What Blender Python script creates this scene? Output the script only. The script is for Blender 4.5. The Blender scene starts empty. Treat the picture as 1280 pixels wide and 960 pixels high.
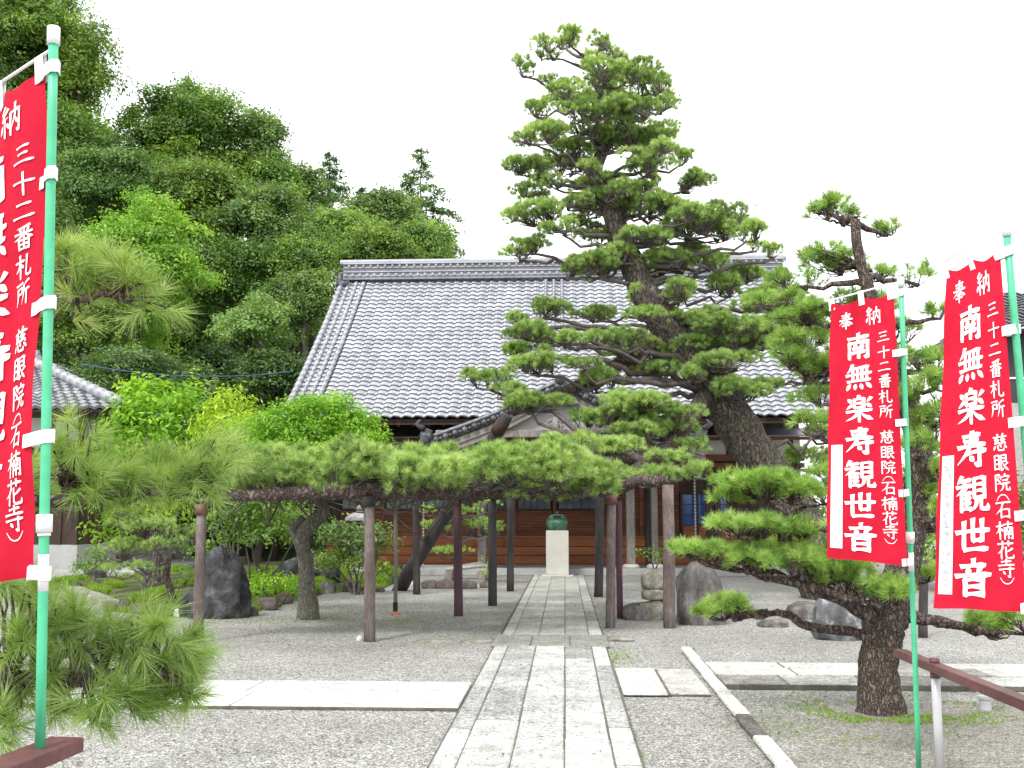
import bpy, bmesh, math, random
import numpy as np
from mathutils import Vector, noise as mnoise
R = math.radians
random.seed(7)
SC = bpy.context.scene
COL = SC.collection

# ------------------------------------------------------------------ camera
CAM_H, FPX, YAW, PITCH = 1.65, 1280.0, R(2.95), R(7.345)
cam_data = bpy.data.cameras.new('camera')
cam = bpy.data.objects.new('camera', cam_data)
COL.objects.link(cam)
cam.location = (0, 0, CAM_H)
cam.rotation_euler = (R(90) + PITCH, 0, YAW)
cam_data.sensor_width = 36.0
cam_data.lens = 36.0
cam_data.clip_start = 0.05
cam_data.clip_end = 1000
SC.camera = cam

# ------------------------------------------------------------------ world, sun, exposure
SUN_EL, SUN_AZ = 50.0, 207.0          # azimuth clockwise from +Y: behind and left of the camera
world = bpy.data.worlds.new('World')
SC.world = world
world.use_nodes = True
wn, wl = world.node_tree.nodes, world.node_tree.links
wn.clear()
sky = wn.new('ShaderNodeTexSky')
sky.sky_type = 'NISHITA'
sky.sun_disc = False
sky.sun_elevation = R(SUN_EL)
sky.sun_rotation = R(SUN_AZ)
sky.dust_density = 4.0
mixw = wn.new('ShaderNodeMix')
mixw.data_type = 'RGBA'
mixw.inputs[0].default_value = 0.88
mixw.inputs[7].default_value = (11.0, 11.1, 11.3, 1)      # bright even overcast
bg = wn.new('ShaderNodeBackground')
bg.inputs[1].default_value = 0.125
wo = wn.new('ShaderNodeOutputWorld')
wl.new(sky.outputs[0], mixw.inputs[6])
wl.new(mixw.outputs[2], bg.inputs[0])
wl.new(bg.outputs[0], wo.inputs[0])
sun_data = bpy.data.lights.new('sun', 'SUN')
sun_data.energy = 1.7
sun_data.angle = R(10)
sun_data.color = (1.0, 0.98, 0.95)
sun = bpy.data.objects.new('sun', sun_data)
COL.objects.link(sun)
_a, _e = R(SUN_AZ), R(SUN_EL)
_d = Vector((math.sin(_a) * math.cos(_e), math.cos(_a) * math.cos(_e), math.sin(_e)))
sun.rotation_euler = _d.to_track_quat('Z', 'Y').to_euler()
SC.view_settings.view_transform = 'Standard'
SC.view_settings.look = 'None'
SC.view_settings.exposure = 0.68
SC.view_settings.gamma = 1.0
SC.view_settings.use_curve_mapping = False
SC.cycles.max_bounces = 6
SC.cycles.transparent_max_bounces = 8

# ------------------------------------------------------------------ measuring helpers (photo pixels -> metres)
_fw = Vector((-math.sin(YAW), math.cos(YAW), 0))
_rt = Vector((math.cos(YAW), math.sin(YAW), 0))
def ray(px, py):
    u, v = (px - 640) / FPX, (480 - py) / FPX
    f = math.cos(PITCH) - math.sin(PITCH) * v
    z = math.sin(PITCH) + math.cos(PITCH) * v
    return _fw * f + _rt * u + Vector((0, 0, z)), f
def at(px, py, d):
    r, f = ray(px, py)
    return Vector((0, 0, CAM_H)) + r * (d / f)
def g(px, py, z=0.0):
    r, f = ray(px, py)
    return Vector((0, 0, CAM_H)) + r * ((z - CAM_H) / r.z)
def onY(px, py, Y):
    r, f = ray(px, py)
    return Vector((0, 0, CAM_H)) + r * (Y / r.y)
def ppm(d):
    return d / FPX            # metres per photo pixel at distance d

# ------------------------------------------------------------------ mesh helpers
class MB:
    """collects vertices and faces; build() links them as one mesh object"""
    def __init__(s):
        s.v = []; s.f = []; s.t = []; s.n = 0
    def add(s, V, F, tint=None):
        V = np.asarray(V, dtype=np.float64).reshape(-1, 3)
        groups = {}
        if isinstance(F, np.ndarray):
            groups[F.shape[1]] = F
        else:
            for f in F:
                groups.setdefault(len(f), []).append(f)
        first = True
        for k, fs in groups.items():
            fs = np.asarray(fs, dtype=np.int64).reshape(-1, k)
            s.f.append(fs + s.n)
            if tint is None:
                s.t.append(np.full(len(fs), 0.5))
            elif np.isscalar(tint):
                s.t.append(np.full(len(fs), float(tint)))
            else:
                s.t.append(np.asarray(tint, dtype=np.float64))
        s.v.append(V); s.n += len(V)
        return s
    def box(s, a, b, tint=None):
        x0, y0, z0 = [min(p, q) for p, q in zip(a, b)]
        x1, y1, z1 = [max(p, q) for p, q in zip(a, b)]
        V = [(x0, y0, z0), (x1, y0, z0), (x1, y1, z0), (x0, y1, z0), (x0, y0, z1), (x1, y0, z1), (x1, y1, z1), (x0, y1, z1)]
        F = [(0, 3, 2, 1), (4, 5, 6, 7), (0, 1, 5, 4), (1, 2, 6, 5), (2, 3, 7, 6), (3, 0, 4, 7)]
        return s.add(V, F, tint)
    def bbox(s, a, b, bev=0.01, tint=None):
        """box with chamfered edges"""
        x0, y0, z0 = [min(p, q) for p, q in zip(a, b)]
        x1, y1, z1 = [max(p, q) for p, q in zip(a, b)]
        bm = bmesh.new()
        bmesh.ops.create_cube(bm, size=1)
        for v in bm.verts:
            v.co = ((x0 + x1) / 2 + v.co.x * (x1 - x0), (y0 + y1) / 2 + v.co.y * (y1 - y0), (z0 + z1) / 2 + v.co.z * (z1 - z0))
        bmesh.ops.bevel(bm, geom=bm.edges[:], offset=min(bev, 0.45 * min(x1 - x0, y1 - y0, z1 - z0)), segments=1, affect='EDGES')
        s.add_bm(bm, tint); bm.free()
        return s
    def add_bm(s, bm, tint=None):
        bm.verts.ensure_lookup_table()
        bm.verts.index_update()
        return s.add([v.co[:] for v in bm.verts], [[v.index for v in f.verts] for f in bm.faces], tint)
    def beam(s, p, q, w, h, tint=None, up=(0, 0, 1)):
        """rectangular bar from p to q (w across, h along up)"""
        p, q = Vector(p), Vector(q)
        d = (q - p).normalized()
        sd = d.cross(Vector(up)).normalized() * (w / 2)
        u = sd.cross(d).normalized() * (h / 2)
        V = [p - sd - u, p + sd - u, p + sd + u, p - sd + u, q - sd - u, q + sd - u, q + sd + u, q - sd + u]
        F = [(0, 1, 2, 3), (5, 4, 7, 6), (1, 0, 4, 5), (2, 1, 5, 6), (3, 2, 6, 7), (0, 3, 7, 4)]
        return s.add([v[:] for v in V], F, tint)
    def tube(s, pts, rad, sides=8, tint=None, rough=0.0, cap=True, seed=0):
        P = [Vector(p) for p in pts]
        n = len(P)
        if np.isscalar(rad): rad = [rad] * n
        rng = np.random.default_rng(seed + n)
        V = []
        ref = Vector((0.31, 0.22, 0.93))
        T0 = (P[1] - P[0]).normalized()
        if abs(T0.dot(ref)) > 0.9: ref = Vector((1, 0, 0))
        a = T0.cross(ref).normalized()
        for i in range(n):
            T = (P[min(i + 1, n - 1)] - P[max(i - 1, 0)])
            T = T.normalized() if T.length > 1e-9 else T0
            a = (a - T * a.dot(T)).normalized()
            b = T.cross(a)
            for k in range(sides):
                th = 2 * math.pi * k / sides
                r = rad[i] * (1 + (rng.uniform(-rough, rough) if rough else 0))
                V.append((P[i] + (a * math.cos(th) + b * math.sin(th)) * r)[:])
        F = []
        for i in range(n - 1):
            for k in range(sides):
                k2 = (k + 1) % sides
                F.append((i * sides + k, i * sides + k2, (i + 1) * sides + k2, (i + 1) * sides + k))
        if cap:
            F.append(tuple(reversed(range(sides))))
            F.append(tuple((n - 1) * sides + k for k in range(sides)))
        return s.add(V, F, tint)
    def lathe(s, c, prof, sides=24, tint=None):
        V, F = [], []
        for r, z in prof:
            for k in range(sides):
                th = 2 * math.pi * k / sides
                V.append((c[0] + r * math.cos(th), c[1] + r * math.sin(th), c[2] + z))
        for i in range(len(prof) - 1):
            for k in range(sides):
                k2 = (k + 1) % sides
                F.append((i * sides + k, i * sides + k2, (i + 1) * sides + k2, (i + 1) * sides + k))
        F.append(tuple(reversed(range(sides))))
        F.append(tuple((len(prof) - 1) * sides + k for k in range(sides)))
        return s.add(V, F, tint)
    def build(s, name, mat, parent=None, smooth=False, kind=None):
        V = np.concatenate(s.v)
        if parent is not None:
            o = parent; off = np.zeros(3)
            while o is not None:
                off += np.array(o.location[:]); o = o.parent
            V = V - off
        else:
            off = None
        me = bpy.data.meshes.new(name)
        me.vertices.add(len(V))
        me.vertices.foreach_set('co', V.astype(np.float32).ravel())
        nl = sum(f.size for f in s.f); npoly = sum(len(f) for f in s.f)
        me.loops.add(nl); me.polygons.add(npoly)
        me.loops.foreach_set('vertex_index', np.concatenate([f.ravel() for f in s.f]).astype(np.int32))
        tot = np.concatenate([np.full(len(f), f.shape[1]) for f in s.f])
        start = np.concatenate([[0], np.cumsum(tot)[:-1]])
        me.polygons.foreach_set('loop_start', start.astype(np.int32))
        me.polygons.foreach_set('loop_total', tot.astype(np.int32))
        me.polygons.foreach_set('use_smooth', np.full(npoly, smooth))
        at_ = me.attributes.new('tint', 'FLOAT', 'FACE')
        at_.data.foreach_set('value', np.concatenate(s.t).astype(np.float32))
        me.update(calc_edges=True)
        me.validate()
        me.materials.append(mat)
        o = bpy.data.objects.new(name, me)
        COL.objects.link(o)
        if parent is not None: o.parent = parent
        if kind: o['kind'] = kind
        return o

def thing(name, label, cat, loc=(0, 0, 0), group=None):
    o = bpy.data.objects.new(name, None)
    COL.objects.link(o)
    o.empty_display_size = 0.2
    o.location = loc
    o['label'] = label; o['category'] = cat
    if group: o['group'] = group
    return o
def tag(o, label, cat, group=None):
    o['label'] = label; o['category'] = cat
    if group: o['group'] = group
    return o
def recentre(o, loc):
    """move the origin of a single-mesh thing to its base"""
    loc = Vector(loc)
    n = len(o.data.vertices)
    a = np.empty(n * 3, np.float32); o.data.vertices.foreach_get('co', a)
    a = a.reshape(-1, 3) - np.array(loc[:], np.float32)
    o.data.vertices.foreach_set('co', a.ravel()); o.data.update()
    o.location = loc
    return o

# ------------------------------------------------------------------ materials
def nodes_of(m):
    m.use_nodes = True
    nt = m.node_tree
    return nt, nt.nodes['Principled BSDF']
def L(nt, a, b): nt.links.new(a, b)
def ramp(nt, fac, stops):
    r = nt.nodes.new('ShaderNodeValToRGB')
    e = r.color_ramp.elements
    while len(e) < len(stops): e.new(0.5)
    for i, (p, c) in enumerate(stops):
        e[i].position = p
        e[i].color = (c[0], c[1], c[2], 1)
    L(nt, fac, r.inputs[0])
    return r.outputs[0]
def tex_noise(nt, vec, scale, detail=5, rough=0.6):
    n = nt.nodes.new('ShaderNodeTexNoise')
    n.inputs['Scale'].default_value = scale; n.inputs['Detail'].default_value = detail; n.inputs['Roughness'].default_value = rough
    L(nt, vec, n.inputs['Vector'])
    return n.outputs[0]
def objco(nt, scale=(1, 1, 1)):
    c = nt.nodes.new('ShaderNodeTexCoord')
    if tuple(scale) == (1, 1, 1): return c.outputs['Object']
    mp = nt.nodes.new('ShaderNodeMapping')
    mp.inputs['Scale'].default_value = scale
    L(nt, c.outputs['Object'], mp.inputs[0])
    return mp.outputs[0]
def mul(nt, a, b):
    m = nt.nodes.new('ShaderNodeMix'); m.data_type = 'RGBA'; m.blend_type = 'MULTIPLY'
    m.inputs[0].default_value = 1
    L(nt, a, m.inputs[6]); L(nt, b, m.inputs[7])
    return m.outputs[2]
def mixc(nt, fac, a, b, mode='MIX'):
    m = nt.nodes.new('ShaderNodeMix'); m.data_type = 'RGBA'; m.blend_type = mode
    if isinstance(fac, (int, float)): m.inputs[0].default_value = fac
    else: L(nt, fac, m.inputs[0])
    for s_, x in ((6, a), (7, b)):
        if isinstance(x, tuple): m.inputs[s_].default_value = (*x, 1)
        else: L(nt, x, m.inputs[s_])
    return m.outputs[2]
def bump(nt, h, strength=0.4, dist=0.02):
    b = nt.nodes.new('ShaderNodeBump')
    b.inputs['Strength'].default_value = strength; b.inputs['Distance'].default_value = dist
    L(nt, h, b.inputs['Height'])
    return b.outputs[0]
def tintattr(nt):
    a = nt.nodes.new('ShaderNodeAttribute'); a.attribute_name = 'tint'
    return a.outputs['Fac']

def surf(name, cols, scale=3.0, rough=0.7, bmp=0.3, bdist=0.01, stretch=(1, 1, 1), metal=0.0, spec=0.4, tintvar=0.0, detail=6, fine=0):
    """mottled surface: colours run along a noise; tint gives each piece its own shade"""
    m = bpy.data.materials.new(name)
    nt, b = nodes_of(m)
    co = objco(nt, stretch)
    n = tex_noise(nt, co, scale, detail)
    k = len(cols)
    c = ramp(nt, n, [(0.3 + 0.4 * i / max(k - 1, 1), cc) for i, cc in enumerate(cols)])
    if fine:
        n2 = tex_noise(nt, co, fine, 3)
        c = mul(nt, c, ramp(nt, n2, [(0.3, (0.72, 0.72, 0.72)), (0.7, (1.15, 1.15, 1.15))]))
    if tintvar:
        c = mul(nt, c, ramp(nt, tintattr(nt), [(0, (1 - tintvar,) * 3), (1, (1 + tintvar * 0.6,) * 3)]))
    L(nt, c, b.inputs['Base Color'])
    b.inputs['Roughness'].default_value = rough
    b.inputs['Metallic'].default_value = metal
    b.inputs['Specular IOR Level'].default_value = spec
    if bmp:
        h = tex_noise(nt, co, fine or scale * 5, 6, 0.7)
        L(nt, bump(nt, h, bmp, bdist), b.inputs['Normal'])
    return m

def foliage(name, c0, c1, c2, trans=0.35, rough=0.42, spec=0.5, dead=False):
    """leaf material: each leaf's tint runs from old dark to fresh light green"""
    m = bpy.data.materials.new(name)
    nt, b = nodes_of(m)
    c = ramp(nt, tintattr(nt), ([(0.015, (0.20, 0.13, 0.06)), (0.03, c0)] if dead else [(0.05, c0)]) + [(0.5, c1), (0.95, c2)])
    L(nt, c, b.inputs['Base Color'])
    b.inputs['Roughness'].default_value = rough
    b.inputs['Specular IOR Level'].default_value = spec
    tr = nt.nodes.new('ShaderNodeBsdfTranslucent')
    L(nt, mixc(nt, 1.0, c, (1.25, 1.2, 0.55), 'MULTIPLY'), tr.inputs[0])
    mx = nt.nodes.new('ShaderNodeMixShader')
    mx.inputs[0].default_value = trans
    L(nt, b.outputs[0], mx.inputs[1]); L(nt, tr.outputs[0], mx.inputs[2])
    L(nt, mx.outputs[0], nt.nodes['Material Output'].inputs[0])
    return m

def bark(name, dark, mid, light, scale=9.0, moss=0.0):
    m = bpy.data.materials.new(name)
    nt, b = nodes_of(m)
    co = objco(nt, (1, 1, 0.38))
    v = nt.nodes.new('ShaderNodeTexVoronoi'); v.feature = 'DISTANCE_TO_EDGE'
    v.inputs['Scale'].default_value = scale
    wob = nt.nodes.new('ShaderNodeVectorMath'); wob.operation = 'ADD'
    nz = nt.nodes.new('ShaderNodeTexNoise'); nz.inputs['Scale'].default_value = scale * 0.9
    L(nt, co, nz.inputs['Vector'])
    sc_ = nt.nodes.new('ShaderNodeVectorMath'); sc_.operation = 'SCALE'; sc_.inputs[3].default_value = 0.25
    L(nt, nz.outputs[1], sc_.inputs[0]); L(nt, co, wob.inputs[0]); L(nt, sc_.outputs[0], wob.inputs[1])
    L(nt, wob.outputs[0], v.inputs['Vector'])
    c = ramp(nt, v.outputs[0], [(0.0, dark), (0.12, mid), (0.5, light)])
    n = tex_noise(nt, co, scale * 3, 6, 0.7)
    c = mul(nt, c, ramp(nt, n, [(0.3, (0.6, 0.6, 0.6)), (0.7, (1.3, 1.28, 1.25))]))
    if moss:
        n3 = tex_noise(nt, objco(nt), 2.2, 4)
        f = ramp(nt, n3, [(0.5, (0, 0, 0)), (0.68, (moss,) * 3)])
        c = mixc(nt, f, c, (0.10, 0.14, 0.06))
    L(nt, c, b.inputs['Base Color'])
    b.inputs['Roughness'].default_value = 0.9
    b.inputs['Specular IOR Level'].default_value = 0.2
    h = mixc(nt, 0.35, ramp(nt, v.outputs[0], [(0, (0, 0, 0)), (0.3, (1, 1, 1))]), n)
    L(nt, bump(nt, h, 0.9, 0.03), b.inputs['Normal'])
    return m

def flat(name, col, rough=0.5, metal=0.0, spec=0.5, var=0.12, scale=6, bmp=0.05):
    return surf(name, [tuple(c * (1 - var) for c in col), col, tuple(min(1, c * (1 + var)) for c in col)], scale, rough, bmp, 0.004, metal=metal, spec=spec)

M = {}
# ground
def gravel_mat():
    m = bpy.data.materials.new('gravel')
    nt, b = nodes_of(m)
    co = objco(nt)
    v = nt.nodes.new('ShaderNodeTexVoronoi'); v.inputs['Scale'].default_value = 74
    L(nt, co, v.inputs['Vector'])
    sep = nt.nodes.new('ShaderNodeSeparateColor'); L(nt, v.outputs['Color'], sep.inputs[0])
    c = ramp(nt, sep.outputs[0], [(0.0, (0.11, 0.11, 0.10)), (0.35, (0.32, 0.318, 0.31)), (0.75, (0.45, 0.447, 0.435)), (1.0, (0.70, 0.70, 0.69))])
    c = mul(nt, c, ramp(nt, v.outputs['Distance'], [(0.25, (1.05, 1.05, 1.05)), (0.75, (0.55, 0.54, 0.52))]))
    n = tex_noise(nt, co, 0.55, 6, 0.65)
    c = mul(nt, c, ramp(nt, n, [(0.3, (0.76, 0.76, 0.73)), (0.7, (1.14, 1.14, 1.13))]))
    n2 = tex_noise(nt, co, 9, 4, 0.7)
    c = mul(nt, c, ramp(nt, n2, [(0.3, (0.82, 0.81, 0.79)), (0.7, (1.12, 1.12, 1.12))]))
    n3 = tex_noise(nt, co, 1.7, 7, 0.75)
    f = ramp(nt, n3, [(0.60, (0, 0, 0)), (0.72, (0.40, 0.40, 0.40))])
    c = mixc(nt, f, c, (0.20, 0.19, 0.13))
    # trodden earth and moss round the front pine
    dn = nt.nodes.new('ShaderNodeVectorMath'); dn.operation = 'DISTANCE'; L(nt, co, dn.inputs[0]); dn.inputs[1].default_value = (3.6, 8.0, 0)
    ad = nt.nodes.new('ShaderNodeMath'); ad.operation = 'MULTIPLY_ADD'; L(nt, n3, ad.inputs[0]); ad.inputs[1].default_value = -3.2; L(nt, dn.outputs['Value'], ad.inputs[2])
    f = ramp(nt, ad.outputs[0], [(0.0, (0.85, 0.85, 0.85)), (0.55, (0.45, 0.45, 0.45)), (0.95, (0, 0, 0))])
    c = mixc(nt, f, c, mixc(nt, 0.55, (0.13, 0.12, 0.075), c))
    L(nt, c, b.inputs['Base Color'])
    b.inputs['Roughness'].default_value = 0.9; b.inputs['Specular IOR Level'].default_value = 0.2
    L(nt, bump(nt, v.outputs['Distance'], -0.9, 0.02), b.inputs['Normal'])
    return m
M['gravel'] = gravel_mat()
def slab_mat(name, lo, hi, speck=0.5):
    m = bpy.data.materials.new(name)
    nt, b = nodes_of(m)
    co = objco(nt)
    n = tex_noise(nt, co, 1.6, 6, 0.65)
    c = ramp(nt, n, [(0.3, lo), (0.68, hi)])
    n2 = tex_noise(nt, co, 55, 4, 0.75)
    c = mul(nt, c, ramp(nt, n2, [(0.34, (1 - speck,) * 3), (0.52, (1, 1, 1)), (0.7, (1.1, 1.1, 1.1))]))
    n3 = tex_noise(nt, co, 6, 6, 0.7)
    c = mul(nt, c, ramp(nt, n3, [(0.35, (0.74, 0.74, 0.72)), (0.62, (1.08, 1.08, 1.07))]))
    n5 = tex_noise(nt, co, 26, 5, 0.8)                # dark lichen flecks, thicker on some stones than on others
    wk = mixc(nt, 0.5, tex_noise(nt, co, 0.9, 3, 0.5), tintattr(nt))
    fl = nt.nodes.new('ShaderNodeMath'); fl.operation = 'ADD'; L(nt, n5, fl.inputs[0])
    sw = nt.nodes.new('ShaderNodeMath'); sw.operation = 'MULTIPLY_ADD'; L(nt, wk, sw.inputs[0]); sw.inputs[1].default_value = 0.30; sw.inputs[2].default_value = -0.15
    L(nt, sw.outputs[0], fl.inputs[1])
    c = mul(nt, c, ramp(nt, fl.outputs[0], [(0.40, (1 - speck * 0.95,) * 3), (0.50, (0.92, 0.92, 0.92)), (0.56, (1.08, 1.08, 1.08))]))
    c = mul(nt, c, ramp(nt, tintattr(nt), [(0, (0.34, 0.31, 0.32)), (0.12, (0.66, 0.66, 0.65)), (0.5, (1, 1, 1)), (1, (1.15, 1.15, 1.14))]))
    n4 = tex_noise(nt, co, 130, 2, 0.5)
    c = mul(nt, c, ramp(nt, n4, [(0.36, (0.62, 0.62, 0.62)), (0.55, (1.06, 1.06, 1.06))]))
    L(nt, c, b.inputs['Base Color'])
    b.inputs['Roughness'].default_value = 0.8; b.inputs['Specular IOR Level'].default_value = 0.25
    L(nt, bump(nt, n2, 0.4, 0.006), b.inputs['Normal'])
    return m
M['slab'] = slab_mat('granite_slab', (0.43, 0.43, 0.415), (0.66, 0.655, 0.64), 0.58)
M['slab_far'] = slab_mat('worn_slab', (0.40, 0.40, 0.37), (0.55, 0.55, 0.51), 0.35)
M['slab_white'] = slab_mat('pale_slab', (0.50, 0.50, 0.49), (0.64, 0.64, 0.63), 0.26)
M['slab_cross'] = slab_mat('cross_slab', (0.45, 0.44, 0.41), (0.70, 0.69, 0.65), 0.5)
M['joint'] = surf('joint_earth', [(0.07, 0.07, 0.055), (0.16, 0.15, 0.12)], 8, 0.95, 0.4)
M['moss'] = surf('moss_ground', [(0.05, 0.055, 0.03), (0.075, 0.10, 0.03), (0.14, 0.19, 0.045), (0.17, 0.15, 0.09)], 1.6, 0.95, 1.0, 0.05, fine=22)
M['hill'] = surf('forest_floor', [(0.015, 0.03, 0.008), (0.03, 0.05, 0.014)], 0.4, 0.95, 0.6, 0.2)
# stone
M['rock'] = surf('dark_rock', [(0.022, 0.022, 0.027), (0.055, 0.054, 0.06), (0.16, 0.16, 0.16)], 4.5, 0.85, 0.9, 0.05, fine=22)
M['rock_pale'] = surf('pale_rock', [(0.07, 0.062, 0.06), (0.17, 0.155, 0.15), (0.36, 0.345, 0.32)], 4.5, 0.85, 1.0, 0.06, stretch=(1, 1, 0.45), fine=26)
M['rock_vein'] = surf('veined_rock', [(0.05, 0.055, 0.06), (0.10, 0.105, 0.11), (0.16, 0.16, 0.17), (0.70, 0.71, 0.72)], 4.5, 0.75, 0.8, 0.04, stretch=(1, 1, 0.6), fine=30)
M['rock_brown'] = surf('brown_rock', [(0.06, 0.05, 0.045), (0.14, 0.11, 0.095), (0.25, 0.22, 0.19)], 4, 0.85, 0.8, 0.04, fine=26)
M['stone_cut'] = surf('cut_stone', [(0.14, 0.135, 0.10), (0.28, 0.265, 0.22), (0.46, 0.45, 0.40)], 5, 0.85, 0.8, 0.03, fine=30)
M['lantern'] = surf('lantern_granite', [(0.12, 0.11, 0.105), (0.25, 0.235, 0.23), (0.42, 0.40, 0.39)], 7, 0.85, 0.5, 0.02, fine=50)
M['concrete'] = surf('concrete', [(0.33, 0.33, 0.32), (0.46, 0.46, 0.45)], 1.2, 0.85, 0.2, 0.01, fine=30)
M['pedestal'] = surf('pale_pedestal_stone', [(0.46, 0.455, 0.41), (0.56, 0.55, 0.49)], 2, 0.7, 0.12, 0.005)
# metal and paint
M['green_pole'] = flat('green_pole_plastic', (0.075, 0.48, 0.25), 0.38, var=0.14, scale=14, bmp=0.12)
M['white_plastic'] = flat('white_plastic', (0.82, 0.82, 0.82), 0.4, var=0.03)
M['rail_paint'] = surf('brown_rail_paint', [(0.105, 0.040, 0.042), (0.135, 0.052, 0.052), (0.165, 0.07, 0.066)], 3, 0.5, 0.15, 0.004, fine=30)
M['grey_paint'] = flat('grey_post_paint', (0.42, 0.42, 0.43), 0.45)
M['bronze'] = surf('verdigris_bronze', [(0.03, 0.085, 0.055), (0.06, 0.14, 0.095), (0.13, 0.24, 0.17)], 7, 0.6, 0.2, 0.01, metal=0.3)
M['black'] = flat('dark_recess', (0.012, 0.012, 0.012), 0.8)
M['pipe_pale'] = surf('faded_pipe_paint', [(0.08, 0.058, 0.052), (0.14, 0.107, 0.098), (0.24, 0.20, 0.19)], 5, 0.65, 0.3, 0.006, stretch=(1, 1, 0.3), fine=40)
M['pipe_purple'] = surf('purple_brown_pipe', [(0.055, 0.022, 0.035), (0.085, 0.036, 0.052), (0.12, 0.07, 0.08)], 4, 0.6, 0.3, 0.006, stretch=(1, 1, 0.3), fine=40)
M['pipe_dark'] = surf('dark_timber_post', [(0.022, 0.020, 0.021), (0.045, 0.040, 0.040), (0.08, 0.07, 0.066)], 5, 0.75, 0.5, 0.01, stretch=(1, 1, 0.15), fine=40)
M['cable'] = flat('blue_cable', (0.05, 0.11, 0.22), 0.5)
# banner
def cloth_mat():
    m = bpy.data.materials.new('red_banner_cloth')
    nt, b = nodes_of(m)
    n = tex_noise(nt, objco(nt), 5, 5)
    c = ramp(nt, n, [(0.3, (0.56, 0.012, 0.036)), (0.7, (0.67, 0.018, 0.050))])
    L(nt, c, b.inputs['Base Color'])
    b.inputs['Roughness'].default_value = 0.75; b.inputs['Specular IOR Level'].default_value = 0.15
    cr_ = mixc(nt, 0.75, tex_noise(nt, objco(nt), 300, 2), tex_noise(nt, objco(nt, (1, 1, 0.5)), 9, 4, 0.6))
    L(nt, bump(nt, cr_, 0.55, 0.02), b.inputs['Normal'])
    tr = nt.nodes.new('ShaderNodeBsdfTranslucent'); L(nt, c, tr.inputs[0])
    mx = nt.nodes.new('ShaderNodeMixShader'); mx.inputs[0].default_value = 0.30
    L(nt, b.outputs[0], mx.inputs[1]); L(nt, tr.outputs[0], mx.inputs[2])
    L(nt, mx.outputs[0], nt.nodes['Material Output'].inputs[0])
    return m
M['cloth'] = cloth_mat()
M['white_cloth'] = flat('white_print', (0.86, 0.85, 0.85), 0.8, var=0.02, spec=0.15)
M['ink_pale'] = flat('almost_faded_ink', (0.72, 0.72, 0.74), 0.8, spec=0.1)
M['ink'] = flat('faint_grey_ink', (0.42, 0.42, 0.46), 0.8, spec=0.1)
# building
def tile_mat():
    m = bpy.data.materials.new('silver_roof_tile')
    nt, b = nodes_of(m)
    n = tex_noise(nt, objco(nt), 1.3, 6, 0.7)
    c = ramp(nt, n, [(0.3, (0.28, 0.29, 0.315)), (0.7, (0.44, 0.45, 0.475))])
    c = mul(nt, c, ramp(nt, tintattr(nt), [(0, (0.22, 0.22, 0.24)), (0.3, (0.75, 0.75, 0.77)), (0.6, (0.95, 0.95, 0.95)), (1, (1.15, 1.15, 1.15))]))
    L(nt, c, b.inputs['Base Color'])
    b.inputs['Roughness'].default_value = 0.38; b.inputs['Metallic'].default_value = 0.35
    L(nt, bump(nt, tex_noise(nt, objco(nt), 30, 4), 0.12, 0.01), b.inputs['Normal'])
    return m
M['tile'] = tile_mat()
M['wood_red'] = surf('red_brown_boards', [(0.11, 0.034, 0.016), (0.17, 0.055, 0.024), (0.23, 0.085, 0.04)], 2.2, 0.65, 0.3, 0.006, stretch=(0.15, 1, 1.6), fine=18, tintvar=0.25)
M['wood_orange'] = surf('orange_skirt_boards', [(0.20, 0.062, 0.022), (0.29, 0.095, 0.034), (0.36, 0.13, 0.05)], 2.0, 0.6, 0.3, 0.006, stretch=(0.15, 1, 1.6), fine=18, tintvar=0.2)
M['wood_dark'] = surf('dark_timber', [(0.028, 0.016, 0.012), (0.05, 0.030, 0.022), (0.085, 0.055, 0.04)], 3, 0.75, 0.4, 0.006, stretch=(1, 1, 0.3), fine=24)
M['wood_grey'] = surf('weathered_timber', [(0.15, 0.13, 0.12), (0.24, 0.215, 0.20), (0.33, 0.30, 0.28)], 3, 0.8, 0.4, 0.006, stretch=(1, 1, 0.25), fine=26)
M['plaster'] = surf('white_plaster', [(0.55, 0.55, 0.52), (0.68, 0.68, 0.65)], 0.8, 0.9, 0.1, 0.004)
M['plaster_grey'] = surf('grey_gable_plaster', [(0.34, 0.34, 0.34), (0.44, 0.44, 0.44)], 0.8, 0.9, 0.1, 0.004)
M['tile_dark'] = surf('dark_verge_tile', [(0.06, 0.063, 0.072), (0.11, 0.115, 0.13), (0.20, 0.205, 0.22)], 6, 0.35, 0.15, 0.01, metal=0.3, tintvar=0.5)
M['zinc'] = surf('grey_metal_pent', [(0.22, 0.24, 0.27), (0.30, 0.32, 0.35)], 1.5, 0.45, 0.1, 0.004, metal=0.4)
def glass_mat(name, col):
    m = bpy.data.materials.new(name)
    nt, b = nodes_of(m)
    n = tex_noise(nt, objco(nt), 1.4, 3)
    L(nt, ramp(nt, n, [(0.3, tuple(c * 0.7 for c in col)), (0.7, col)]), b.inputs['Base Color'])
    b.inputs['Roughness'].default_value = 0.12; b.inputs['Specular IOR Level'].default_value = 0.7
    return m
M['glass'] = glass_mat('grey_blue_glass', (0.06, 0.085, 0.12))
M['glass_blue'] = glass_mat('blue_curtained_glass', (0.03, 0.10, 0.36))
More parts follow.
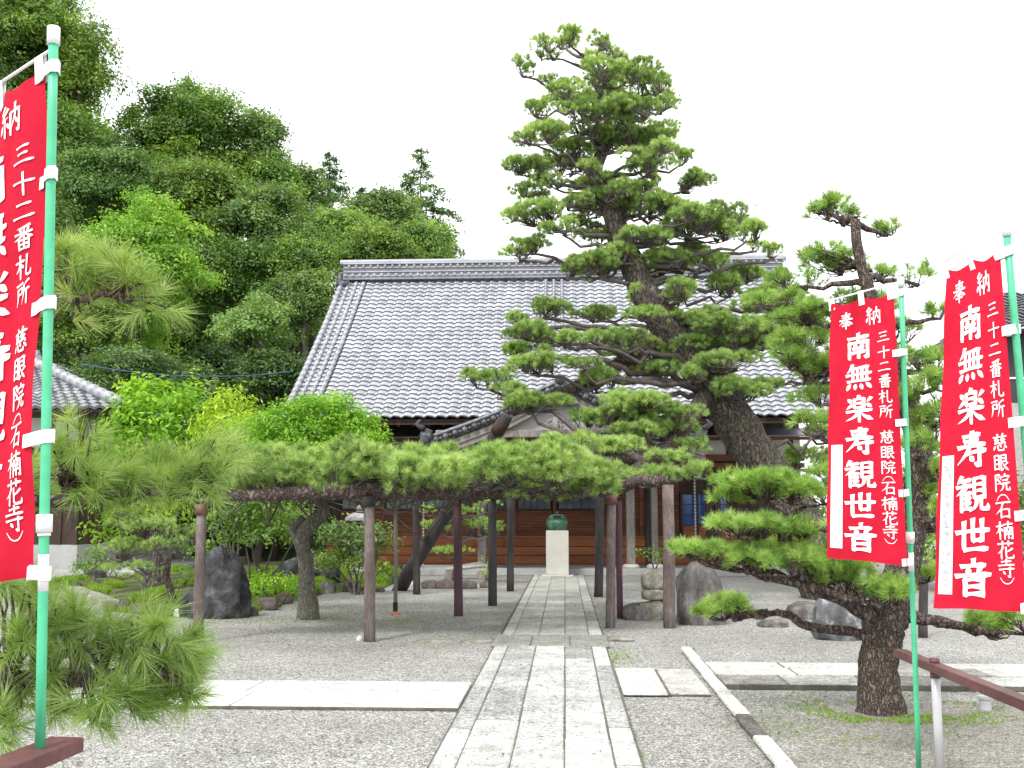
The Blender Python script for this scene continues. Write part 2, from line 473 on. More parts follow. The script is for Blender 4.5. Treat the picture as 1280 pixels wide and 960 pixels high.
# plants
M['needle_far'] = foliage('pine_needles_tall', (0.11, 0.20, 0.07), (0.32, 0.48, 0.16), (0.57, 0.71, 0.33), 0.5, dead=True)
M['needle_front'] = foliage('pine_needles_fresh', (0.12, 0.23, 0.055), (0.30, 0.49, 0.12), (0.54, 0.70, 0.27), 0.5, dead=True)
M['needle_long'] = foliage('pine_needles_long', (0.10, 0.21, 0.05), (0.29, 0.45, 0.12), (0.58, 0.68, 0.34), 0.45, dead=True)
M['leaf_bright'] = foliage('leaves_fresh', (0.06, 0.17, 0.010), (0.20, 0.43, 0.022), (0.42, 0.66, 0.05), 0.42)
M['leaf_yellow'] = foliage('leaves_yellow_green', (0.12, 0.26, 0.015), (0.36, 0.54, 0.03), (0.66, 0.80, 0.09), 0.45)
M['leaf_mid'] = foliage('leaves_mid', (0.040, 0.098, 0.020), (0.155, 0.29, 0.055), (0.37, 0.53, 0.12), 0.43)
M['leaf_dark'] = foliage('leaves_dark', (0.030, 0.072, 0.024), (0.11, 0.205, 0.055), (0.28, 0.42, 0.12), 0.43)
M['leaf_round'] = foliage('leaves_round_crown', (0.06, 0.16, 0.022), (0.20, 0.41, 0.05), (0.38, 0.60, 0.09), 0.42)
M['leaf_pale'] = foliage('leaves_pale', (0.08, 0.17, 0.04), (0.165, 0.30, 0.075), (0.27, 0.42, 0.12), 0.4)
M['leaf_conifer'] = foliage('conifer_sprays', (0.026, 0.066, 0.026), (0.095, 0.19, 0.06), (0.22, 0.34, 0.11), 0.42)
M['leaf_olive'] = foliage('leaves_olive', (0.05, 0.11, 0.018), (0.17, 0.29, 0.045), (0.38, 0.52, 0.10), 0.4)
M['grass'] = foliage('moss_tufts', (0.08, 0.16, 0.015), (0.22, 0.39, 0.03), (0.42, 0.56, 0.08), 0.4)
M['bark_pine'] = bark('pine_bark', (0.035, 0.027, 0.024), (0.135, 0.106, 0.092), (0.29, 0.245, 0.215), 19)
M['bark_mossy'] = bark('mossy_pine_bark', (0.025, 0.020, 0.018), (0.11, 0.092, 0.082), (0.24, 0.205, 0.185), 12, moss=0.3)
M['bark_red'] = bark('limb_bark', (0.04, 0.027, 0.025), (0.12, 0.09, 0.085), (0.26, 0.215, 0.20), 14)
M['bark_grey'] = bark('smooth_grey_bark', (0.10, 0.095, 0.08), (0.19, 0.185, 0.155), (0.29, 0.28, 0.24), 16, moss=0.3)
M['twig'] = surf('twigs', [(0.06, 0.048, 0.044), (0.15, 0.125, 0.118)], 14, 0.9, 0.3)
M['trunk_dark'] = surf('forest_trunk', [(0.03, 0.024, 0.018), (0.075, 0.06, 0.05)], 5, 0.9, 0.4, stretch=(1, 1, 0.3))
# ------------------------------------------------------------------ plant builders
def unit(a):
    return a / np.maximum(np.linalg.norm(a, axis=1, keepdims=True), 1e-9)
def needles(mb, rng, P, D, ln, w, k, shoot=0.05, amin=15, amax=70, tint=None):
    """k needles on each shoot (position P, direction D)"""
    n = len(P)
    if n == 0: return
    D = unit(D)
    Pk = np.repeat(P, k, 0); Dk = np.repeat(D, k, 0)
    s = rng.random(n * k)
    rv = unit(rng.normal(size=(n * k, 3)))
    perp = unit(rv - Dk * (rv * Dk).sum(1, keepdims=True))
    al = np.radians(amin + (amax - amin) * (1 - s * 0.75) * (0.6 + 0.4 * rng.random(n * k)))
    nd = Dk * np.cos(al)[:, None] + perp * np.sin(al)[:, None]
    base = Pk + Dk * (s * shoot)[:, None]
    ll = ln * (0.7 + 0.4 * rng.random(n * k))
    tip = base + nd * ll[:, None]
    tip[:, 2] -= 0.08 * ll
    sd = unit(np.cross(nd, unit(rng.normal(size=(n * k, 3))))) * (w / 2)
    V = np.empty((n * k, 3, 3))
    V[:, 0] = base - sd; V[:, 1] = base + sd; V[:, 2] = tip
    F = np.arange(n * k * 3).reshape(-1, 3)
    if tint is None: tint = np.full(n, 0.5)
    t = np.repeat(tint, k) + rng.uniform(-0.18, 0.18, n * k)
    mb.add(V.reshape(-1, 3), F, np.clip(t, 0, 1))
def crook(p, q, rng, n=6, amp=0.12, sag=0.0):
    p, q = np.array(p[:], float), np.array(q[:], float)
    L_ = np.linalg.norm(q - p)
    t = np.linspace(0, 1, n + 1)[:, None]
    pts = p + (q - p) * t
    off = rng.normal(size=(n + 1, 3)) * amp * L_ / n ** 0.5
    off[0] = 0; off[-1] = 0
    pts = pts + off
    pts[:, 2] += (sag * L_ * 4 * (t * (1 - t)))[:, 0]
    return [tuple(x) for x in pts]
def pine_pad(mb, tw, rng, c, rx, ry, rz, spacing, ln, w, k, start=None, shoot=0.05, tw_r=0.012, under=0.15, bright=0.5, lumps=None, twigs=0.25):
    c = np.array(c[:], float)
    nl = lumps or max(4, int(5 + 4 * rx / max(spacing * 10, 0.01)))
    nl = min(nl, 46)
    allP = []
    for i in range(nl):
        a = rng.uniform(0, 2 * math.pi); rr = math.sqrt(rng.random()) * 0.78
        lr = rng.uniform(0.30, 0.50) if nl < 10 else rng.uniform(0.16, 0.34)
        lc = c + np.array([math.cos(a) * rr * rx, math.sin(a) * rr * ry, rng.uniform(-0.25, 0.35) * rz + (0.35 * (1 - rr * rr)) * rz])
        lx, ly, lz = lr * rx, lr * max(ry, rx * 0.6), rz * rng.uniform(0.55, 0.8)
        area = 2 * math.pi * ((lx * ly + lx * lz + ly * lz) / 3) * 0.8
        m = max(5, int(area / spacing ** 2))
        u = unit(rng.normal(size=(m, 3)))
        u[:, 2] = np.where(u[:, 2] < -under, -u[:, 2], u[:, 2])
        P = lc + u * np.array([lx, ly, lz]) * rng.uniform(0.72, 1.0, (m, 1))
        D = u * np.array([0.9, 0.9, 0.6]) + np.array([0, 0, 0.55]) + rng.normal(size=(m, 3)) * 0.3
        t = np.clip(bright + rng.uniform(-0.16, 0.16) + rng.uniform(-0.3, 0.3, m), 0, 1)
        needles(mb, rng, P - unit(D) * shoot * 0.6, D, ln, w, k, shoot, tint=t)
        allP.append(P)
    allP = np.concatenate(allP)
    if tw is not None:
        st = np.array(start[:], float) if start is not None else c - np.array([0, 0, rz * 0.8])
        hub = st * 0.35 + (c - np.array([0, 0, rz * 0.55])) * 0.65
        sel = allP[rng.random(len(allP)) < twigs]
        if len(sel) > 90: sel = sel[rng.choice(len(sel), 90, replace=False)]
        hubs = [c + np.array([rng.uniform(-0.5, 0.5) * rx, rng.uniform(-0.5, 0.5) * ry, -0.55 * rz]) for _ in range(max(2, min(9, int(3 + rx * 2.2))))]
        for h in hubs:
            tw.tube(crook(st, h, rng, 5, 0.10), np.linspace(tw_r * 2.2, tw_r * 1.2, 6), 5, cap=False)
        for p in sel:
            h = min(hubs, key=lambda q: ((q - p) ** 2).sum())
            tw.tube(crook(h, p, rng, 3, 0.13), [tw_r, tw_r * 0.85, tw_r * 0.6, tw_r * 0.35], 4, cap=False)
    return allP
def along(pts, z):
    """point of a trunk polyline at height z"""
    for a, b in zip(pts[:-1], pts[1:]):
        if a[2] <= z <= b[2]:
            t = (z - a[2]) / max(b[2] - a[2], 1e-6)
            return tuple(a[i] + (b[i] - a[i]) * t for i in range(3)), t
    return (pts[-1] if z > pts[-1][2] else pts[0]), 1.0
def smooth_line(pts, n=4):
    """Catmull-Rom through the points"""
    P = [np.array(p[:], float) for p in pts]
    P = [2 * P[0] - P[1]] + P + [2 * P[-1] - P[-2]]
    out = []
    for i in range(1, len(P) - 2):
        for k in range(n):
            t = k / n
            a, b, c, d = P[i - 1], P[i], P[i + 1], P[i + 2]
            out.append(tuple(0.5 * (2 * b + (c - a) * t + (2 * a - 5 * b + 4 * c - d) * t * t + (3 * b - a - 3 * c + d) * t ** 3)))
    out.append(tuple(P[-2]))
    return out
def interp_r(radii, n):
    return list(np.interp(np.linspace(0, 1, n), np.linspace(0, 1, len(radii)), radii))

def leaves(mb, rng, P, N, leaf, tint, droop=0.25, ratio=0.5):
    """one diamond leaf per point, facing roughly N"""
    n = len(P)
    if n == 0: return
    N = unit(N)
    T = rng.normal(size=(n, 3)); T[:, 2] -= droop
    T = unit(T - N * (T * N).sum(1, keepdims=True))
    B = np.cross(N, T)
    s = leaf * (0.65 + 0.6 * rng.random((n, 1)))
    V = np.empty((n, 4, 3))
    V[:, 0] = P - T * s * 0.5
    V[:, 1] = P + B * s * ratio * 0.5 + N * s * 0.08
    V[:, 2] = P + T * s * 0.5
    V[:, 3] = P - B * s * ratio * 0.5 + N * s * 0.08
    mb.add(V.reshape(-1, 3), np.arange(n * 4).reshape(-1, 4), np.clip(tint, 0, 1))
def leaf_blob(mb, rng, c, r, leaf, cover=1.0, bright=0.5, under=0.4, cl=6, ratio=0.5, droop=0.25, jitter=0.26):
    """leaves in small sprays over a lumpy ellipsoid"""
    c = np.array(c[:], float); r = np.array(r, float)
    area = 4 * math.pi * ((r[0] * r[1]) ** 1.6 / 3 + (r[0] * r[2]) ** 1.6 / 3 + (r[1] * r[2]) ** 1.6 / 3) ** (1 / 1.6)
    n = max(6, int(cover * area / (leaf * leaf * ratio)))
    ns = max(2, n // cl)
    u = unit(rng.normal(size=(ns, 3)))
    u[:, 2] = np.where(u[:, 2] < -under, -u[:, 2], u[:, 2])
    ph = rng.uniform(0, 6.28, 3)
    lump = 1 + jitter * (np.sin(u[:, 0] * 6 + ph[0]) * np.sin(u[:, 1] * 6 + ph[1]) + 0.6 * np.sin(u[:, 2] * 9 + ph[2]))
    rad = lump * (1 - 0.45 * rng.random(ns) ** 2)
    far_ = rng.random(ns) < 0.07
    rad = np.where(far_, rad * rng.uniform(1.1, 1.35, ns), rad)
    S_ = c + u * r * rad[:, None]
    ts = bright + rng.uniform(-0.3, 0.3, ns)
    Pk = np.repeat(S_, cl, 0) + rng.normal(size=(ns * cl, 3)) * leaf * 0.75
    Nk = np.repeat(u, cl, 0) * 0.9 + rng.normal(size=(ns * cl, 3)) * 0.5 + np.array([0, 0, 0.55])
    leaves(mb, rng, Pk, Nk, leaf, np.repeat(ts, cl) + rng.uniform(-0.14, 0.14, ns * cl), droop, ratio)

def broad_tree(name, label, base, c, rv, seed, mat, leaf, nb=28, group=None, blob=(0.26, 0.42), squash=0.8, cover=1.1, trunk='trunk_dark', trunk_r=0.16, cat='tree', bright=0.5, cl=6, ratio=0.5, limbs=14, low=-0.55):
    rng = np.random.default_rng(seed)
    base = Vector(base)
    t = thing(name, label, cat, base, group)
    c = np.array(c[:], float); rv = np.array(rv, float)
    cr = MB(); tk = MB()
    cs = []
    for i in range(int(nb * 1.5)):
        u = unit(rng.normal(size=(1, 3)))[0]
        if u[2] < low: u[2] = -u[2]
        if u[1] > 0.45: u[1] = -u[1]
        f = rng.uniform(0.30, 0.88)
        r = rng.uniform(*blob) * rv.min() * (1.25 if f < 0.6 else 1.0)
        p = c + u * rv * f
        p[2] = max(p[2], base.z + r * squash * 0.6)
        cs.append(p)
        leaf_blob(cr, rng, p, (r * rng.uniform(0.75, 1.55), r * rng.uniform(0.75, 1.45), r * squash * rng.uniform(0.7, 1.3)), leaf * rng.uniform(0.8, 1.15), cover, bright + rng.uniform(-0.2, 0.2), cl=cl, ratio=ratio)
    top = c + np.array([0, 0, rv[2] * 0.4])
    pts = crook(base, top, rng, 6, 0.05)
    tk.tube(pts, np.linspace(trunk_r, trunk_r * 0.3, 7), 9, rough=0.08)
    for p in cs[:limbs]:
        s, _ = along(pts, min(max(p[2] - 0.35 * np.linalg.norm(p[:2] - c[:2]), base.z + 0.25 * (c[2] - base.z)), top[2]))
        tk.tube(crook(s, p, rng, 4, 0.07), np.linspace(trunk_r * 0.45, trunk_r * 0.12, 5), 6)
    tk.build('trunk', M[trunk], t, True)
    cr.build('crown', M[mat], t)
    return t
def conifer(name, label, base, top, rad, seed, mat='leaf_conifer', leaf=0.2, levels=26, group=None, start=0.15, droop=0.35, trunk_r=0.16, cover=1.0, bright=0.5):
    rng = np.random.default_rng(seed)
    base, top = Vector(base), Vector(top)
    t = thing(name, label, 'tree', base, group)
    cr = MB(); tk = MB()
    b = np.array(base[:]); H = top.z - base.z
    ax = np.array((top - base)[:])
    tk.tube(crook(base, top, rng, 8, 0.012), np.linspace(trunk_r, 0.02, 9), 8)
    for i in range(levels):
        f = start + (1 - start) * (i + rng.uniform(-0.3, 0.3)) / levels
        f = min(max(f, start), 0.995)
        rr = rad * (1 - (f - start) / (1 - start)) ** 0.85 * rng.uniform(0.7, 1.15) + 0.05
        nbr = max(3, int(3 + 6 * rr / rad))
        for k in range(nbr):
            a = rng.uniform(0, 6.283); l = rr * rng.uniform(0.5, 1.2)
            o = b + ax * f
            d = np.array([math.cos(a), math.sin(a), 0.0])
            n = max(5, int(cover * l * 17 * 0.2 / leaf))
            s = rng.uniform(0.15, 1, n) ** 0.7
            P = o + d * (s * l)[:, None]
            P[:, 2] += -droop * l * s ** 2 + 0.10 * l * s
            cl = 5
            Pk = np.repeat(P, cl, 0) + rng.normal(size=(n * cl, 3)) * np.array([leaf, leaf, leaf * 0.55]) * 0.7 * min(1, 0.35 + l)
            N = np.array([0, 0, 1.0]) + d * 0.5 + rng.normal(size=(n * cl, 3)) * 0.5
            tt = bright + rng.uniform(-0.2, 0.2) + rng.uniform(-0.15, 0.15, n * cl)
            leaves(cr, rng, Pk, N, leaf * 1.2, tt, 0.9, 0.35)
            if k % 2 == 0:
                tk.tube([tuple(o), tuple(o + d * l * 0.7 + np.array([0, 0, -droop * l * 0.4]))], [0.035, 0.012], 4, cap=False)
    tk.build('trunk', M['trunk_dark'], t, True)
    cr.build('crown', M[mat], t)
    return t

def rock_mesh(mb, c, size, seed, sub=3, amp=0.22, freq=1.6, lean=(0, 0), peak=0.0, tint=0.5):
    bm = bmesh.new()
    bmesh.ops.create_icosphere(bm, subdivisions=sub, radius=1)
    off = Vector((seed * 3.7, seed * 1.3, seed * 7.1))
    for v in bm.verts:
        p = v.co.copy()
        q = Vector((max(-0.78, min(0.78, p.x)), max(-0.78, min(0.78, p.y)), p.z))
        k = 1 + amp * (mnoise.noise(p * freq + off) * 1.2 + 0.5 * mnoise.noise(p * freq * 2.7 + off) + 0.22 * mnoise.noise(p * freq * 7 + off))
        w = 1.0 - peak * max(0, (p.z + 0.2))
        z = max(p.z * k, -0.62)
        v.co = Vector((c[0] + (q.x * k * w + lean[0] * z) * size[0], c[1] + (q.y * k * w + lean[1] * z) * size[1], c[2] + (z + 0.55) * size[2] / 1.55))
    mb.add_bm(bm, tint); bm.free()
def rock(name, label, c, size, seed, mat='rock', cat='rock', group=None, **kw):
    mb = MB(); rock_mesh(mb, c, size, seed, **kw)
    o = mb.build(name, M[mat], None, True)
    recentre(o, c)
    return tag(o, label, cat, group)

# ------------------------------------------------------------------ the ground
PC = -0.2                                            # centre line of the path
def struct(mb, name, mat, smooth=False, kind='structure'):
    o = mb.build(name, mat, None, smooth); o['kind'] = kind
    return o
gb = MB(); gb.add([(-150, -60, 0), (150, -60, 0), (150, 260, 0), (-150, 260, 0)], [(0, 1, 2, 3)])
struct(gb, 'gravel_ground', M['gravel'])

rs = random.Random(3)
def slab(mb, x0, x1, y0, y1, z=0.035, gap=0.008, tint=None, bev=0.010):
    dz = rs.uniform(-0.004, 0.004)
    t = tint if tint is not None else rs.uniform(0.34, 1.0)
    gy = gap * 2.6
    mb.bbox((x0 + gap / 2, y0 + gy / 2, 0.012), (x1 - gap / 2, y1 - gy / 2, z + dz), bev, t)
def strip(mb, x0, x1, y0, y1, lo, hi, **kw):
    y = y0
    while y < y1 - 0.02:
        e = y + rs.uniform(lo, hi)
        if y1 - e < lo * 0.5: e = y1
        slab(mb, x0, x1, y, min(e, y1), **kw)
        y = e
yA = g(690, 811).y; yB = g(690, 797).y; yC = g(700, 717).y
edges = [PC - 0.70, PC - 0.525, PC - 0.175, PC + 0.185, PC + 0.515, PC + 0.70]
near = MB(); far = MB(); bed = MB()
for i in range(5):
    lo, hi = ((0.9, 1.7) if i in (1, 2, 3) else (1.2, 2.2))
    strip(near, edges[i], edges[i + 1], -3.0 - rs.random(), yA, lo, hi)
    strip(far, edges[i] + (0.02 if i == 0 else 0), edges[i + 1], yB, yC, lo, hi, z=0.03)
for i in range(3):
    slab(far, PC - 0.75 + i * 0.5, PC - 0.25 + i * 0.5, yA + 0.01, yB - 0.01, z=0.04, tint=0.22)
bed.box((PC - 0.71, -4, 0.004), (PC + 0.71, yA, 0.0285)); bed.box((PC - 0.71, yA + 0.01, 0.004), (PC + 0.71, yC, 0.0235))
struct(near, 'stone_path', M['slab']); struct(far, 'inner_path', M['slab_far']); struct(bed, 'path_bedding', M['joint'])
# pale crossing path to the left
wy0, wy1 = g(400, 888).y, g(400, 855).y
wp = MB(); wb = MB()
ym = wy0 + (wy1 - wy0) * 0.54
strip_x = []
def xstrip(mb, x0, x1, y0, y1, lo, hi, **kw):
    x = x1
    while x > x0 + 0.02:
        e = x - rs.uniform(lo, hi)
        if e - x0 < lo * 0.4: e = x0
        slab(mb, max(e, x0), x, y0, y1, **kw)
        x = e
xstrip(wp, -14, PC - 0.72, wy0, ym, 1.3, 2.2, z=0.035)
xstrip(wp, -14, PC - 0.72, ym, wy1, 1.3, 2.2, z=0.035)
wb.box((-14, wy0 + 0.01, 0.004), (PC - 0.73, wy1 - 0.01, 0.0285))
struct(wp, 'crossing_path', M['slab_white']); struct(wb, 'crossing_bedding', M['joint'])
# slabs and kerb on the right, and the further crossing path
ry0, ry1 = g(820, 872).y, g(820, 839).y
kx0, kx1 = g(962, 955).x, g(962, 955).x + 0.13
rp = MB(); rb = MB(); kb = MB()
slab(rp, PC + 0.72, PC + 1.14, ry0, ry1, z=0.03, tint=0.95)
slab(rp, PC + 1.16, kx0 - 0.02, ry0 + 0.05, ry1 - 0.02, z=0.028, tint=0.6)
y = 4.0
while y < g(842, 818).y:
    l = rs.uniform(0.7, 1.2)
    slab(kb, kx0 + 0.008 * (y - 7), kx1 + 0.008 * (y - 7), y, y + l, z=0.06, tint=(0.02 if 7.6 < y + l / 2 < 8.9 else 0.95), bev=0.012)
    y += l
cx0 = g(884, 838).x
cy0, cy1 = g(1000, 863).y, g(1000, 834).y
cp = MB()
nrow = [cy0, cy0 + (cy1 - cy0) * 0.40, cy0 + (cy1 - cy0) * 0.72, cy1]
for a, b_ in zip(nrow[:-1], nrow[1:]):
    x = cx0
    while x < 9:
        l = rs.uniform(0.55, 1.3); slab(cp, x, x + l, a, b_, z=0.055, gap=0.016, tint=rs.uniform(0.08, 1.0), bev=0.012); x += l
rb.box((cx0 + 0.01, cy0 + 0.01, 0.004), (9, cy1 - 0.01, 0.0485)); rb.box((PC + 0.73, ry0 + 0.06, 0.004), (kx0 - 0.03, ry1 - 0.03, 0.021))
struct(rp, 'side_path', M['slab_cross']); struct(kb, 'kerb', M['slab_cross']); struct(cp, 'far_crossing_path', M['slab_cross']); struct(rb, 'side_path_bedding', M['joint'])

# garden bed on the left, raised a little, mossy
bed_px = [(20, 742), (62, 737), (92, 744), (138, 764), (182, 770), (224, 771), (262, 770), (304, 768), (340, 760), (372, 752), (404, 743), (440, 739), (470, 737), (490, 731), (494, 724)]
ground_pts = [g(*p) for p in bed_px]
back = [(p.x * 1.0 + (-0.25 * (29 - p.y)) * 0.4, 29.4 if p.x > -6.2 else 31.0) for p in ground_pts]
bd = MB()
V, F = [], []
NB = 14
for i, (p, q) in enumerate(zip(ground_pts, back)):
    for k in range(NB + 1):
        t = k / NB
        x, y = p.x + (q[0] - p.x) * t, p.y + (q[1] - p.y) * t
        z = 0.10 * min(1, k / 1.5) + (0.10 * mnoise.noise(Vector((x * 0.5, y * 0.5, 0))) + 0.16 * math.sin(min(t * 2.2, 1.57))) * (1 if k else 0) - (0.03 if k == 0 else 0)
        V.append((x, y, z if i not in (0, len(bed_px) - 1) else z * 0.6 - 0.02))
for i in range(len(bed_px) - 1):
    for k in range(NB):
        a = i * (NB + 1) + k
        F.append((a, a + NB + 1, a + NB + 2, a + 1))
bd.add(V, F)
struct(bd, 'garden_bed', M['moss'], True)
bedV = np.array(V)
def bed_z(x, y):
    d = (bedV[:, 0] - x) ** 2 + (bedV[:, 1] - y) ** 2
    return float(bedV[d.argmin(), 2])

# wooded hill behind and to the left
def hillH(x, y):
    a = min(max((-2.0 - x) / 20.0, 0), 1.6)
    s = min(max((y - 33.5) / 18.0, 0), 1); s = s * s * (3 - 2 * s)
    return 17.5 * a * s * (1 + 0.07 * mnoise.noise(Vector((x * 0.11, y * 0.11, 2)))) - 0.06
hb = MB(); V, F = [], []
nx, ny = 60, 40
for j in range(ny + 1):
    for i in range(nx + 1):
        x = -75 + 80 * i / nx; y = 33 + 60 * j / ny
        V.append((x, y, hillH(x, y)))
for j in range(ny):
    for i in range(nx):
        a = j * (nx + 1) + i
        F.append((a, a + 1, a + nx + 2, a + nx + 1))
hb.add(V, F); struct(hb, 'hill', M['hill'], True)
# ------------------------------------------------------------------ main hall
YF, YW, YP, YE = 29.0, 31.6, 29.55, 28.0        # platform front, wall face, porch pillars, eave edge
HX0, HX1 = onY(352, 520, YE).x, None
HXC = PC + 0.1
HX1 = 2 * HXC - HX0
YR = 35.2                                        # ridge
eaveZ = onY(600, 521, YE).z
ridgeZ = onY(560, 351, YR).z
hall = thing('temple_hall', 'wide wooden temple hall with a steep silver tiled roof and gabled porch', 'temple', (HXC, YW, 0))

def tile_field(mb, x0, x1, y0, z0, y1, z1, cols, rows, curve=0.12, amp=0.028, thick=0.045, spc=8, seedt=1, flipx=None):
    """pantiles from the eave (y0, z0) up to the ridge (y1, z1)"""
    rt = np.random.default_rng(seedt)
    nxp = cols * spc + 1
    xs = np.linspace(x0, x1, nxp)
    ph = (np.arange(nxp) % spc) / spc
    wave = amp * (np.sin(2 * np.pi * ph) + 0.35 * np.sin(4 * np.pi * ph + 0.6))
    def prof(t):
        return y0 + (y1 - y0) * t, z0 + (z1 - z0) * (t * (1 - curve) + curve * t * t)
    Vs, Fs, Ts = [], [], []
    tv = rt.random((rows, cols))
    for r in range(rows):
        ta, tb = r / rows, (r + 1) / rows
        ya, za = prof(ta); yb, zb = prof(tb)
        L_ = math.hypot(yb - ya, zb - za); nyv, nzv = -(zb - za) / L_, (yb - ya) / L_
        jit = 0.0
        A = np.stack([xs, np.full(nxp, ya) + nyv * (wave + thick), np.full(nxp, za) + nzv * (wave + thick)], 1)
        B = np.stack([xs, np.full(nxp, yb) + nyv * (wave + 0.002), np.full(nxp, zb) + nzv * (wave + 0.002)], 1)
        C = np.stack([xs, np.full(nxp, ya) + nyv * (wave - 0.004), np.full(nxp, za) + nzv * (wave - 0.004)], 1)
        b = len(Vs) * nxp
        Vs += [A, B, C]
        i = np.arange(nxp - 1)
        Fs.append(np.stack([b + i, b + i + 1, b + nxp + i + 1, b + nxp + i], 1))
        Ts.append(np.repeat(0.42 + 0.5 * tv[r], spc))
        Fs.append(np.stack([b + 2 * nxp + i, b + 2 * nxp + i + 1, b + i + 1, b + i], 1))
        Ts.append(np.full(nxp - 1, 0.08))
    mb.add(np.concatenate(Vs), np.concatenate(Fs), np.concatenate(Ts))
    return prof
roofm = MB()
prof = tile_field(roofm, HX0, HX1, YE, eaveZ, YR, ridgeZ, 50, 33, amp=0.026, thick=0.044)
# rear slope, plain tiles, and the closed underside
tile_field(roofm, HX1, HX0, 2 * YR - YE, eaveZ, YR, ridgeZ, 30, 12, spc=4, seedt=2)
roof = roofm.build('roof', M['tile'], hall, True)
und = MB()
for (ya, yb) in ((YE + 0.05, YR), (2 * YR - YE - 0.05, YR)):
    n = 6
    V, F = [], []
    for i in range(n + 1):
        t = i / n
        z = eaveZ + (ridgeZ - eaveZ) * (t * 0.88 + 0.12 * t * t) - 0.10
        y = ya + (yb - ya) * t
        V += [(HX0 + 0.06, y, z), (HX1 - 0.06, y, z)]
        if i: F.append((2 * i - 2, 2 * i - 1, 2 * i + 1, 2 * i))
    und.add(V, F)
und.build('soffit', M['wood_dark'], roof)
# ridge stack
rd = MB()
rz0 = ridgeZ + 0.02
for k, (h, w, tn) in enumerate([(0.10, 0.56, 0.25), (0.04, 0.64, 0.55), (0.11, 0.50, 0.12), (0.04, 0.60, 0.5), (0.11, 0.46, 0.15), (0.04, 0.56, 0.55), (0.10, 0.42, 0.12), (0.05, 0.60, 0.6)]):
    rd.box((HX0 + 0.10 + (0.012 if k % 2 else 0), YR - w / 2, rz0), (HX1 - 0.10 - (0.012 if k % 2 else 0), YR + w / 2, rz0 + h), tn); rz0 += h + 0.001
rd.tube([(HX0 - 0.05, YR, rz0 + 0.06), (HX1 + 0.05, YR, rz0 + 0.06)], 0.12, 10, 0.45)
for i in range(60):                                # round tile ends along the ridge
    x = HX0 + 0.2 + (HX1 - HX0 - 0.4) * i / 59
    rd.tube([(x, YR - 0.36, ridgeZ + 0.175), (x, YR - 0.2, ridgeZ + 0.175)], 0.055, 7, 0.45)
    rd.tube([(x + 0.12, YR - 0.34, rz0 - 0.12), (x + 0.12, YR - 0.2, rz0 - 0.12)], 0.045, 7, 0.3)
rd.build('ridge', M['tile'], roof, False)
for sx, X in ((1, HX0), (-1, HX1)):
    on = MB()
    rock_mesh(on, (X - 0.02 * sx, YR, ridgeZ - 0.25), (0.16, 0.42, 0.62), 5, 2, 0.18, tint=0.2)
    on.tube([(X - 0.1 * sx, YR - 0.3, ridgeZ - 0.15), (X + 0.35 * sx, YR - 0.3, ridgeZ - 0.15)], 0.14, 9, 0.2)
    on.build('ridge_end_tile', M['tile_dark'], roof, True)
# round tile rows along both gable edges and above the porch
def roll(x, t0, t1, r=0.085, tn=0.75, n=26, lift=0.07):
    vg = MB()
    for i in range(n):
        a, b = t0 + (t1 - t0) * i / n, t0 + (t1 - t0) * (i + 1) / n
        (ya, za), (yb, zb) = prof(a), prof(b)
        vg.tube([(x, ya, za + lift + 0.03), (x, yb, zb + lift)], [r * 1.06, r * 0.94], 8, tn if i % 2 else tn - 0.2)
    vg.build('verge_tiles', M['tile'], roof, True)
for X, s in ((HX0, 1), (HX1, -1)):
    for k in range(4):
        roll(X + s * (0.05 + 0.26 * k), 0, 0.985, 0.095 if k == 0 else 0.07)
for dx in (-0.28, 0, 0.28):
    roll(onY(692, 360, 34).x + dx, 0.45, 0.985, 0.06, 0.5)
for X, s in ((HX0 + 0.45, -1), (HX1 - 0.45, 1)):   # gable walls and bargeboards
    gable = MB()
    gable.add([(X, YE + 1.2, eaveZ + 0.5), (X, 2 * YR - YE - 1.2, eaveZ + 0.5), (X, YR, ridgeZ - 0.15)], [(0, 1, 2)])
    gable.build('gable_wall', M['plaster'], hall)
for X in (HX0 + 0.03, HX1 - 0.03):
    barge = MB()
    for sg in (1, -1):
        for i in range(8):
            (ya, za), (yb, zb) = prof(i / 8), prof((i + 1) / 8)
            if sg < 0: ya, yb = 2 * YR - ya, 2 * YR - yb
            barge.beam((X, ya, za - 0.16), (X, yb, zb - 0.16), 0.05, 0.22)
    barge.build('bargeboard', M['wood_grey'], roof)
# eave: rafters, board and metal pent below
ev = MB()
ev.box((HX0 + 0.1, YE + 0.10, eaveZ - 0.20), (HX1 - 0.1, YE + 0.16, eaveZ - 0.06), 0.4)
x = HX0 + 0.3
while x < HX1 - 0.2:
    ev.beam((x, YE + 0.2, eaveZ - 0.2), (x, YW - 0.02, eaveZ + (YW - YE) * 0.62 - 0.2), 0.08, 0.10); x += 0.42
ev.build('eave_rafters', M['wood_dark'], roof)
# platform
pl = MB()
px0, px1 = HX0 - 0.3, HX1 + 0.3
x = px0
while x < px1:
    l = rs.uniform(1.6, 2.4); pl.bbox((x + 0.004, YF, 0), (min(x + l, px1) - 0.004, YF + 0.45, 0.19), 0.012, rs.uniform(0.3, 0.8)); x += l
pl.box((px0 + 0.05, YF + 0.454, 0), (px1 - 0.05, 2 * YR - YE - 0.6, 0.185), 0.5)
pl.build('platform', M['concrete'], hall)
